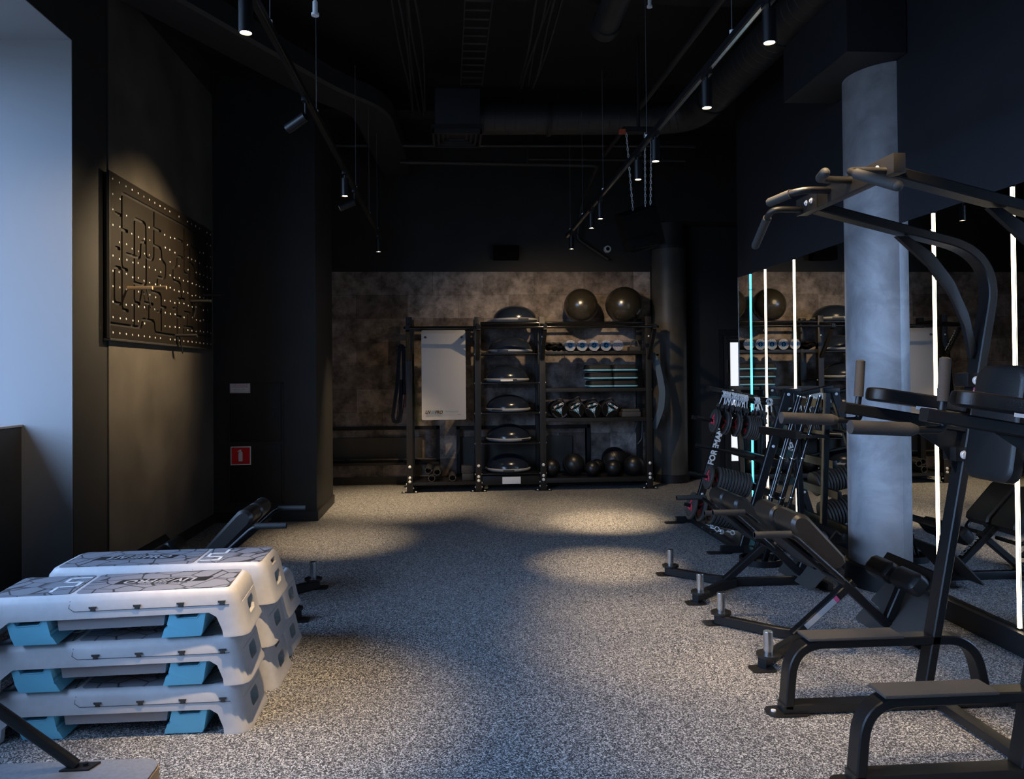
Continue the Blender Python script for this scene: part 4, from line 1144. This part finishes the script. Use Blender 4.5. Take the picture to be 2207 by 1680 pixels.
# sand bags
for k, (x, tx, rot_, lb) in enumerate(((1.432, '10', .42, 'black sandbag marked 10'), (1.665, '15', .5, 'black sandbag marked 15'), (1.885, '20', .28, 'black sandbag marked 20'), (2.115, '25', -.55, 'black sandbag marked 25'))):
    t = thing('sandbag', lb + ' on the third shelf', 'weight bag', (x, 10.26, .964), 'numbered sandbags on the third shelf')
    b = B(); lathe(b, [(.085, .012), (.103, 0), (.112, .012), (.112, .40), (.09, .42)], (0, 0, .113), axis='y', n=32); part('bag_body', b, 'black_fab', t)
    b = B(); lathe(b, [(.105, -.002), (.105, .001)], (0, 0, .113), axis='y', n=32); fc_ = part('round_face', b, 'box_black', t)
    b = B(); q = []
    for i in range(24):
        a = 2*PI*i/24+rot_; r_ = .034+.014*math.cos(3*(a-rot_)+PI/2*3); q.append((r_*math.cos(a), .105+r_*math.sin(a)))
    prism(b, q, 'y', -.004, -.002); part('blue_shield', b, 'blue_print', t)
    for j in range(3):
        b = B(); a = rot_ + math.radians(90+120*j+60); c0_ = Vector((.042*math.cos(a), -.003, .105+.042*math.sin(a))); c1_ = Vector((.10*math.cos(a), -.003, .105+.10*math.sin(a)*1)); 
        sweep(b, [c0_, c1_], .0016, None, n=5); part('spoke_line', b, 'grey_print', t)
    R2 = Matrix.Rotation(-rot_, 3, 'Y') @ FY
    text('weight_number', tx, .052, 'white', t, Vector((0, -.0045, .105)), R2, .0003, bold=.001)
    logo(.036, 'white', t, Vector((0, -.0045, .113)) + Matrix.Rotation(-rot_, 3, 'Y') @ Vector((0, 0, .060)), R2, .0003, bold=.0014)
    b = B(); tube(b, [(-.05, .1, .21), (-.03, .02, .255), (.03, .0, .262+.03*(k == 1)), (.07, .08, .20)], .010, .04, n=8)
    part('carry_strap', b, 'duct', t)
    b = B(); cu_ = [Vector((.108*math.cos(a), -.006+.01*math.sin(3*a), .113+.106*math.sin(a))) for a in [math.radians(x_) for x_ in ((205, 230, 255, 280, 305, 330) if k == 0 else (20, 45, 70, 95, 120))]]
    sweep(b, cu_, .004, .018); part('edge_strap', b, 'duct', t)
# dark flat item right end of third shelf
b = B(); box(b, 2.30, 2.56, 10.36, 10.62, .964, 1.03, .012); box(b, 2.31, 2.55, 10.37, 10.6, 1.03, 1.07, .012); single('black_case', b, 'plate_rub', 'flat black case at the right end of the third shelf', 'case')
b = B(); box(b, 2.45, 2.60, 10.50, 10.66, 1.863, 1.93, .01); tube(b, [(2.46, 10.5, 1.93), (2.47, 10.49, 2.0), (2.55, 10.5, 2.02), (2.58, 10.5, 1.93)], .010, .03); single('black_case', b, 'plate_rub', 'small black case with a loop at the right end of the upper shelf', 'case')
# medicine balls
for k, (px_, y, r, lb) in enumerate(((1.335, 10.45, .125, 'medicine ball partly behind the post at the left end of the bottom shelf'), (1.655, 10.52, .155, 'large stitched black ball, second from the left on the bottom shelf'), (1.895, 10.42, .105, 'medicine ball in the middle of the bottom shelf front row'),
    (2.185, 10.42, .112, 'grooved medicine ball in front, second from the right on the bottom shelf'), (2.475, 10.44, .138, 'large shiny black medicine ball at the right end of the bottom shelf'), (2.02, 10.72, .10, 'small medicine ball behind, in the gap on the bottom shelf'), (2.262, 10.70, .185, 'biggest black ball at the back right of the bottom shelf'))):
    b = B(); sphere(b, (px_, y, .157+r), r, 1, 32, 20)
    o = single('medicine_ball', b, 'slam', lb, 'ball', 'balls on the bottom shelf')
    if k in (1, 6):
        b = B()
        for a in range(3):
            mt_ = Matrix.Rotation(.5+a*PI/3, 3, 'Z') @ Matrix.Rotation(1.1, 3, 'X')
            P = [mt_ @ Vector((r*1.004*math.cos(w), r*1.004*math.sin(w), 0)) + Vector((px_, y, .157+r)) for w in [2*PI*j/32 for j in range(33)]]
            sweep(b, P, .003, None, n=5, cap=False)
        part('seams', b, 'plyblack', o, world=True)
# grooved rollers and blocks bottom left
for k, (x, z, lb) in enumerate(((-.215, .262, 'top black tube of the three stacked on the lower left shelf'), (-.285, .180, 'black studded tube at the bottom left of the lower shelf'), (-.335, .275, 'black tube leaning behind the left ones on the lower shelf'), (-.01, .182, 'black studded tube lying alone, right one on the lower left shelf'))):
    b = B(); y0 = 10.33 if k == 0 else 10.32 if k != 2 else 10.42
    tubering(b, (x, y0, z), (x, y0+.42, z), .045, .037, 24)
    o = single('studded_roller', b, 'duct', lb, 'foam roller', 'tubes on the lower left shelf')
    b = B()
    for j in range(12):
        a = 2*PI*j/12; cyl(b, (x+.043*math.cos(a), y0+.01, z+.043*math.sin(a)), (x+.051*math.cos(a), y0+.01, z+.051*math.sin(a)), .005, n=6)
    part('studs', b, 'duct', o, world=True)
b = B(); box(b, .12, .275, 10.36, 10.5, .137, .235, .006); single('foam_block', b, 'duct', 'lower dark foam block at the right end of the lower left shelf', 'block', 'foam blocks')
b = B(); box(b, .11, .265, 10.36, 10.5, .237, .335, .006); single('foam_block', b, 'duct', 'upper dark foam block at the right end of the lower left shelf', 'block', 'foam blocks')
# hanging mat
t = thing('exercise_mat', 'pale silver exercise mat hanging in the left bay of the rack', 'mat', (-.115, 10.24, 0.96))
b = B(); prism(b, rrect(.585, 1.19, .018, 4, -.115, 1.557), 'y', 10.246, 10.256, .002)
for v in b.verts: v.co.y += .012*math.sin((v.co.x)*7)
part('sheet', b, 'mat_grey', t, world=True, ang=60)
for x in (-.355, .125):
    b = B(); tubering(b, (x, 10.243, 2.06), (x, 10.237, 2.06), .016, .009, 16); part('eyelet', b, 'duct', t, world=True)
    b = B(); cyl(b, (x, 10.33, 2.075), (x, 10.15, 2.055), .006, n=8); part('hook', b, 'steel', rk, world=True)
logo(.058, 'plyblack', t, Vector((-.145, -.022, .105)), FY)
text('subtitle', 'TRAINING MAT', .026, 'blue_print', t, Vector((.105, -.022, .112)), FY, .0004)
text('small_print', 'LP8228', .013, 'duct', t, Vector((.20, -.022, .072)), FY, .0004)
# straps and bands on the ends of the rack
def ribbon(pts, w, th=.003, across=(0, 1, 0), rad=.04):
    b = B(); sweep(b, smooth_path(pts, rad, 5), w, th, up=Vector(across).cross(Vector((0, 0, 1))) if False else (1, 0, 0)); return b
def band(name, lb, cat, m, pts, w, th=.004, group=None, par=None, face=False):
    b = B(); P = smooth_path([Vector(p) for p in pts], .05, 5)
    A_ = []; 
    for i, p in enumerate(P):
        d = (P[min(i+1, len(P)-1)]-P[max(i-1, 0)]).normalized(); s = Vector((0, 1, 0)); n_ = d.cross(s).normalized()
        if face: s, n_ = n_, s
        A_.append([b.verts.new(p + s*a*w/2 + n_*c*th/2) for a, c in ((-1, -1), (1, -1), (1, 1), (-1, 1))])
    for a, c in zip(A_, A_[1:]): bridge(b, a, c)
    b.faces.new(A_[0][::-1]); b.faces.new(A_[-1])
    if par is not None: return part(name, b, m, par, world=True)
    return single(name, b, m, lb, cat, group)
b = B(); cyl(b, (-.62, 10.42, 1.93), (-.76, 10.42, 1.94), .012); part('peg', b, 'steel', rk, world=True)
b = B(); cyl(b, (-.62, 10.55, 1.93), (-.74, 10.55, 1.94), .012); part('peg', b, 'steel', rk, world=True)
b = B(); cyl(b, (2.70, 10.42, 1.80), (2.83, 10.42, 1.81), .012); part('peg', b, 'steel', rk, world=True)
band('training_strap', 'long glossy black strap looped over the left end of the rack', 'strap', 'bar', [(-.65, 10.42, 1.30), (-.655, 10.42, 1.952), (-.70, 10.42, 1.956), (-.745, 10.42, 1.40), (-.80, 10.42, 1.0), (-.79, 10.42, .94), (-.73, 10.42, .93), (-.70, 10.42, 1.05), (-.68, 10.42, 1.5)], .045, .05, 'straps on the rack ends', None, True)
band('training_strap', 'shorter matte black strap behind the glossy one on the left of the rack', 'strap', 'black_fab', [(-.70, 10.54, 1.95), (-.72, 10.54, 1.3), (-.76, 10.54, .95), (-.70, 10.54, .91), (-.66, 10.54, 1.2)], .06, .006, 'straps on the rack ends')
band('resistance_band', 'green latex loop band hanging inside the left rack post', 'band', 'green', [(-.52, 10.52, 1.5), (-.50, 10.52, 1.30), (-.46, 10.52, 1.02), (-.44, 10.52, .93), (-.47, 10.52, .92), (-.50, 10.52, 1.0), (-.515, 10.52, 1.3)], .05, .005, 'latex bands')
band('resistance_band', 'pale green latex loop band beside the bright green one', 'band', 'strap', [(-.52, 10.60, 1.45), (-.505, 10.60, 1.1), (-.50, 10.60, .94), (-.52, 10.60, .93)], .05, .005, 'latex bands')
for k, (y, m, lb) in enumerate(((10.68, 'redband', 'red latex band hanging behind on the left rack side'), (10.74, 'green', 'bright green latex band behind the red one on the left rack side'))):
    band('resistance_band', lb, 'band', m, [(-.64, y, 1.90), (-.66, y, 1.3), (-.67, y, 1.12), (-.65, y, 1.11), (-.635, y, 1.5)], .05, .005, 'latex bands')
b = B(); cyl(b, (-.62, 10.71, 1.90), (-.72, 10.71, 1.905), .01); part('peg', b, 'steel', rk, world=True)
band('lifting_belt', 'blue-grey padded belt strap hanging off the right end of the rack', 'strap', 'strap', [(2.72, 10.36, 1.82), (2.78, 10.36, 1.72), (2.83, 10.36, 1.50), (2.86, 10.36, 1.30), (2.84, 10.36, 1.08), (2.78, 10.36, .92), (2.73, 10.36, .80)], .085, .012, 'straps on the rack ends', None, True)
band('training_strap', 'narrow grey strap dangling under the right end of the third shelf', 'strap', 'strap', [(2.52, 10.4, .90), (2.45, 10.4, .72), (2.36, 10.4, .60)], .03, .004, 'straps on the rack ends')
band('training_strap', 'short grey strap tip beside the right end post of the rack', 'strap', 'strap', [(2.60, 10.45, .90), (2.59, 10.45, .65), (2.53, 10.45, .585)], .03, .004, 'straps on the rack ends')
band('ribbon_tag', 'small pink ribbon tag behind the blue-grey belt', 'tag', 'pink', [(2.85, 10.42, 1.05), (2.87, 10.42, 1.0), (2.90, 10.42, .965)], .03, .004)

# ================================================================== PLATE AND BARBELL RACK
pr_ = thing('plate_rack', 'black A-frame rack for weight plates and bars beside the mirror', 'rack', (2.75, 7.2, 0))
YN2, YF2 = 6.55, 7.90
for y in (YN2, YF2):
    b = B(); box(b, 2.31, 3.06, y-.03, y+.03, .01, .065, .003); part('base_foot', b, 'steel', pr_, world=True)
    b = B(); prism(b, rrect(.20, .09, .02, 4, 2.29, y), 'z', 0, .010); part('foot_plate', b, 'steel2', pr_, world=True)
    b = B(); sweep(b, [Vector((2.505, y, .05)), Vector((2.93, y, 1.41))], .05, .075, up=(1, 0, 0)); part('front_leg', b, 'steel', pr_, world=True)
    b = B(); sweep(b, [Vector((3.04, y, .05)), Vector((2.985, y, 1.40))], .05, .05, up=(1, 0, 0)); part('rear_leg', b, 'steel', pr_, world=True)
    b = B(); box(b, 2.885, 3.03, y-.032, y+.032, 1.38, 1.42, .003); part('top_cap', b, 'steel', pr_, world=True)
    for z in (.30, .92, 1.37): bolt(2.505+.3125*(z-.05), y-.026, z, (0, -1, 0), .014, pr_)
d = Vector((.425, 0, 1.36)).normalized()
text('lettering', 'FOREMAN', .085, 'white', pr_, Vector((2.735, YF2-.027, .79))-Vector((2.75, 7.2, 0)), rotm(d, (-d.z, 0, d.x)), .0005, bold=.003)
b = B(); box(b, 2.44, 2.50, YN2+.031, YF2-.031, .015, .065, .003); part('base_beam', b, 'steel', pr_, world=True)
b = B(); box(b, 2.52, 3.0, YN2+.031, YF2-.031, .03, .04); part('base_tray', b, 'steel', pr_, world=True)
PEG = [(2.436, 1.395, 2.99, 1.285), (2.32, 1.14, 2.97, 1.005), (2.303, .875, 2.90, .745), (2.237, .612, 2.86, .470), (2.19, .318, 2.78, .165)]
for xa, za, xb_, zb_ in PEG:
    b = B(); box(b, xb_-.01, xb_+.03, YN2+.026, YF2-.026, zb_-.035, zb_+.035, .003); part('cross_bar', b, 'steel', pr_, world=True)
    b = B(); cyl(b, (xa, 7.2, za), (xa+.07, 7.2, za-.07*(za-zb_)/(xb_-xa)), .0175, n=16); cyl(b, (xa+.07, 7.2, za-.07*(za-zb_)/(xb_-xa)), (xb_, 7.2, zb_), .0135, n=16); part('peg', b, 'steel', pr_, world=True)
b = B(); box(b, 2.42, 2.99, 7.36, 7.42, 1.33, 1.37, .003)
mt_ = Matrix.Translation((0, 0, 0)); b.free()
b = B(); sweep(b, [Vector((2.50, 7.42, 1.41)), Vector((2.99, 7.42, 1.31))], .05, .05, up=(0, 0, 1)); part('clip_bar', b, 'steel', pr_, world=True)
b = B(); sweep(b, [Vector((2.29, 7.26, 1.14)), Vector((2.96, 7.26, 1.01))], .02, .04, up=(0, 0, 1)); part('guard_bar', b, 'steel', pr_, world=True)
# plates
def plate_proto(r, th):
    t = thing('weight_plate', 'x', 'weight plate', (0, 0, 0), 'rubber plates on the rack pegs')
    prof = [(.0185, 0), (r*.30, 0), (r*.30, .004), (r*.72, .006), (r*.78, 0), (r*.93, 0), (r, .006), (r, th-.006), (r*.93, th), (.0185, th)]
    b = B(); rings = []
    for rr, h in prof:
        rings.append([b.verts.new((h, rr*math.cos(2*PI*i/40), rr*math.sin(2*PI*i/40))) for i in range(40)])
    for a, c in zip(rings, rings[1:]): bridge(b, a, c)
    bridge(b, rings[-1], rings[0]); part('disc', b, 'plate_rub', t)
    b = B(); R = r*.60
    V3 = [Vector((0, R*math.sin(a), R*math.cos(a))) for a in (0, 2*PI/3, 4*PI/3)]
    for i in range(3):
        A_, B2 = V3[i], V3[(i+1) % 3]; m_ = (A_+B2)/2
        q = [A_*.98, A_*.98+(B2-A_)*.62, m_*.52+(B2-A_)*.14, A_*.42+(B2-A_)*.02] if i < 2 else [A_*.98, A_*.98+(B2-A_)*.55, m_*.5+(B2-A_)*.05, A_*.45]
        prism(b, [(v.y, v.z) for v in q], 'x', -.0015, .0045)
    part('red_logo', b, 'red', t)
    return t
sm_ = plate_proto(.112, .018); lg_ = plate_proto(.130, .029); md_ = plate_proto(.116, .027)
cnt = {}
def put_plates(proto, key, row, Xs, words_):
    xa, za, xb_, zb_ = PEG[row]; sl = (za-zb_)/(xb_-xa); ry = math.atan(sl)
    for i, x in enumerate(Xs):
        loc = (x, 7.2, za-(x-xa)*sl)
        lb = words_[i] if i < len(words_) else words_[-1]
        if key not in cnt: o = proto; cnt[key] = 1; o.location = loc; o['label'] = lb
        else: o = dup(proto, loc, 0, lb)
        o.rotation_euler = (random.uniform(-.0, 6.2) if False else 0, ry, 0)
        o.rotation_euler = (Matrix.Rotation(ry, 3, 'Y') @ Matrix.Rotation(random.uniform(0, 6.28), 3, 'X')).to_euler()
G = 'rubber plate inside a row on the second peg, only its rim showing'
for x_, n_, lb in ((2.475, 2, 'leftmost on the second peg'), (2.583, 2, 'second face from the left on the second peg'), (2.687, 2, 'third face from the left on the second peg'), (2.792, 6, 'rightmost face on the second peg')):
    put_plates(sm_, 's', 1, [x_], ['small black plate with red triangle, '+lb])
    put_plates(sm_, 's', 1, [x_+.0195*i for i in range(1, n_)], [G])
G = 'rubber plate inside the row on the fourth peg, only its rim showing'
put_plates(md_, 'm', 3, [2.415], ['ribbed black plate with red triangle, leftmost on the fourth peg'])
put_plates(md_, 'm', 3, [2.495], ['ribbed black plate with red triangle, front of the long row on the fourth peg']); put_plates(md_, 'm', 3, [2.524+.029*i for i in range(10)], [G])
G = 'rubber plate inside the row on the lowest peg, only its rim showing'
put_plates(lg_, 'l', 4, [2.245], ['large black plate with red triangle, leftmost on the lowest peg'])
put_plates(lg_, 'l', 4, [2.338], ['large black plate with red triangle, second from the left on the lowest peg'])
put_plates(lg_, 'l', 4, [2.442], ['large black plate with red triangle, front of the long row on the lowest peg']); put_plates(lg_, 'l', 4, [2.473+.031*i for i in range(8)], [G])
# spring clips on the top peg
cp = thing('spring_clip', 'x', 'collar clip', (0, 0, 0), 'spring clips hanging on the top peg')
b = B()
P = [Vector((-.012+.024*i/40, .024*math.cos(i*.47), .024*math.sin(i*.47))) for i in range(41)]
sweep(b, P, .004, None, n=6); part('coil', b, 'zinc', cp)
for s in (-1, 1):
    b = B(); sweep(b, [Vector((s*.012, 0, -.024)), Vector((s*.018, .006, -.06)), Vector((s*.025, .01, -.085))], .0035, None, n=6); part('wire_arm', b, 'zinc', cp)
    b = B(); sweep(b, [Vector((s*.025, .01, -.075)), Vector((s*.034, .012, -.10)), Vector((s*.034, .012, -.15)), Vector((s*.028, .01, -.165))], .012, .022); part('paddle', b, 'foam', cp)
cp.scale = (1.25, 1.25, 1.25)
fx = True; xa, za, xb_, zb_ = PEG[0]
CX = [2.585, 2.61, 2.64, 2.665, 2.695, 2.72, 2.745, 2.775, 2.80, 2.90, 2.925]
for i, x in enumerate(CX):
    lb = 'spring clip with black paddles, ' + ('leftmost on the top peg' if i == 0 else 'in the crowded middle of the top peg' if i < 8 else ('at the right edge of the crowded group' if i == 8 else 'one of the pair hanging at its right end'))
    loc = (x, 7.2, za-(x-xa)*(za-zb_)/(xb_-xa)-.008)
    if fx: o = cp; fx = False; o.location = loc; o['label'] = lb
    else: o = dup(cp, loc, 0, lb)
    o.rotation_euler = (0, .15*random.uniform(-1, 1), random.uniform(-.35, .35))
for i, (y, lb) in enumerate(((7.0, 'chrome spring clip with black paddles hanging below the warm strip on the clip bar'), )):
    o = dup(cp, (2.95, 7.0, 1.285), .3, lb)
for i, (x, y, rz) in enumerate(((2.47, 7.25, .3), (2.475, 7.12, 1.2), (2.47, 6.98, 2.2), (2.60, 7.05, .8))):
    o = dup(cp, (x, y, .092 if i < 3 else .068), rz, 'spring clip lying on the base beam of the plate rack')
    o.rotation_euler = (PI/2, 0, rz); o['group'] = 'spring clips on the rack base'; o.scale = (.85, .85, .85)
# barbells leaning in their holder
b = B(); sweep(b, [Vector((2.66, 6.50, 1.07)), Vector((2.70, 5.86, 1.07))], .05, .06); part('bar_holder_arm', b, 'steel', pr_, world=True)
b = B(); sweep(b, [Vector((2.72, 5.88, 1.055)), Vector((2.93, 5.88, 1.055)), Vector((2.95, 6.50, 1.055))], .03, .02); part('bar_holder_hoop', b, 'steel', pr_, world=True)
b = B(); tubering(b, (2.51, 6.18, .0), (2.51, 6.18, .05), .17, .155, 40); part('bar_tray_rim', b, 'steel', pr_, world=True)
b = B(); lathe(b, [(.156, .0), (.156, .012)], (2.51, 6.18, 0), n=40); part('bar_tray', b, 'steel2', pr_, world=True)
b = B(); box(b, 2.50, 2.56, 6.34, 6.52, .012, .06, .003); part('bar_tray_link', b, 'steel', pr_, world=True)
br0 = thing('aerobic_barbell', 'x', 'barbell', (0, 0, 0), 'bars leaning in the rack holder')
b = B(); cyl(b, (0, 0, 0), (0, 0, 1.40), .0145, n=16); part('shaft', b, 'bar', br0)
for z in (.22, .55, .88, 1.08):
    b = B(); cyl(b, (0, 0, z), (0, 0, z+.006), .021, n=16); part('ring', b, 'chrome', br0)
b = B(); cyl(b, (0, 0, 1.40), (0, 0, 1.41), .012, n=16); part('end_cap', b, 'chrome', br0)
spots = [(2.43, 6.14, 2.835, 6.10), (2.46, 6.23, 2.86, 6.20), (2.49, 6.09, 2.875, 6.02), (2.53, 6.13, 2.905, 6.07), (2.56, 6.21, 2.945, 6.17), (2.50, 6.28, 2.90, 6.30), (2.58, 6.10, 2.965, 6.04)]
lbs = ['leftmost glossy black bar leaning in the holder, with lettering', 'second black bar from the left in the holder', 'third black bar from the left in the holder', 'fourth black bar from the left in the holder', 'fifth black bar from the left in the holder', 'black bar standing behind the others in the holder', 'rightmost glossy black bar leaning in the holder']
for i, (xa_, ya_, xb2, yb2) in enumerate(spots):
    d = Vector((xb2-xa_, yb2-ya_, 1.36)).normalized()
    if i == 0: o = br0
    else: o = dup(br0, (0, 0, 0), 0, lbs[i])
    o.location = (xa_, ya_, .018); o['label'] = lbs[i]
    o.rotation_euler = d.to_track_quat('Z', 'Y').to_euler()
text('lettering', 'Reebok Δ', .030, 'white', br0, Vector((-.0, -.0155, .72)), rotm((0, 0, 1), (-1, 0, 0)), .0004, bold=.001)
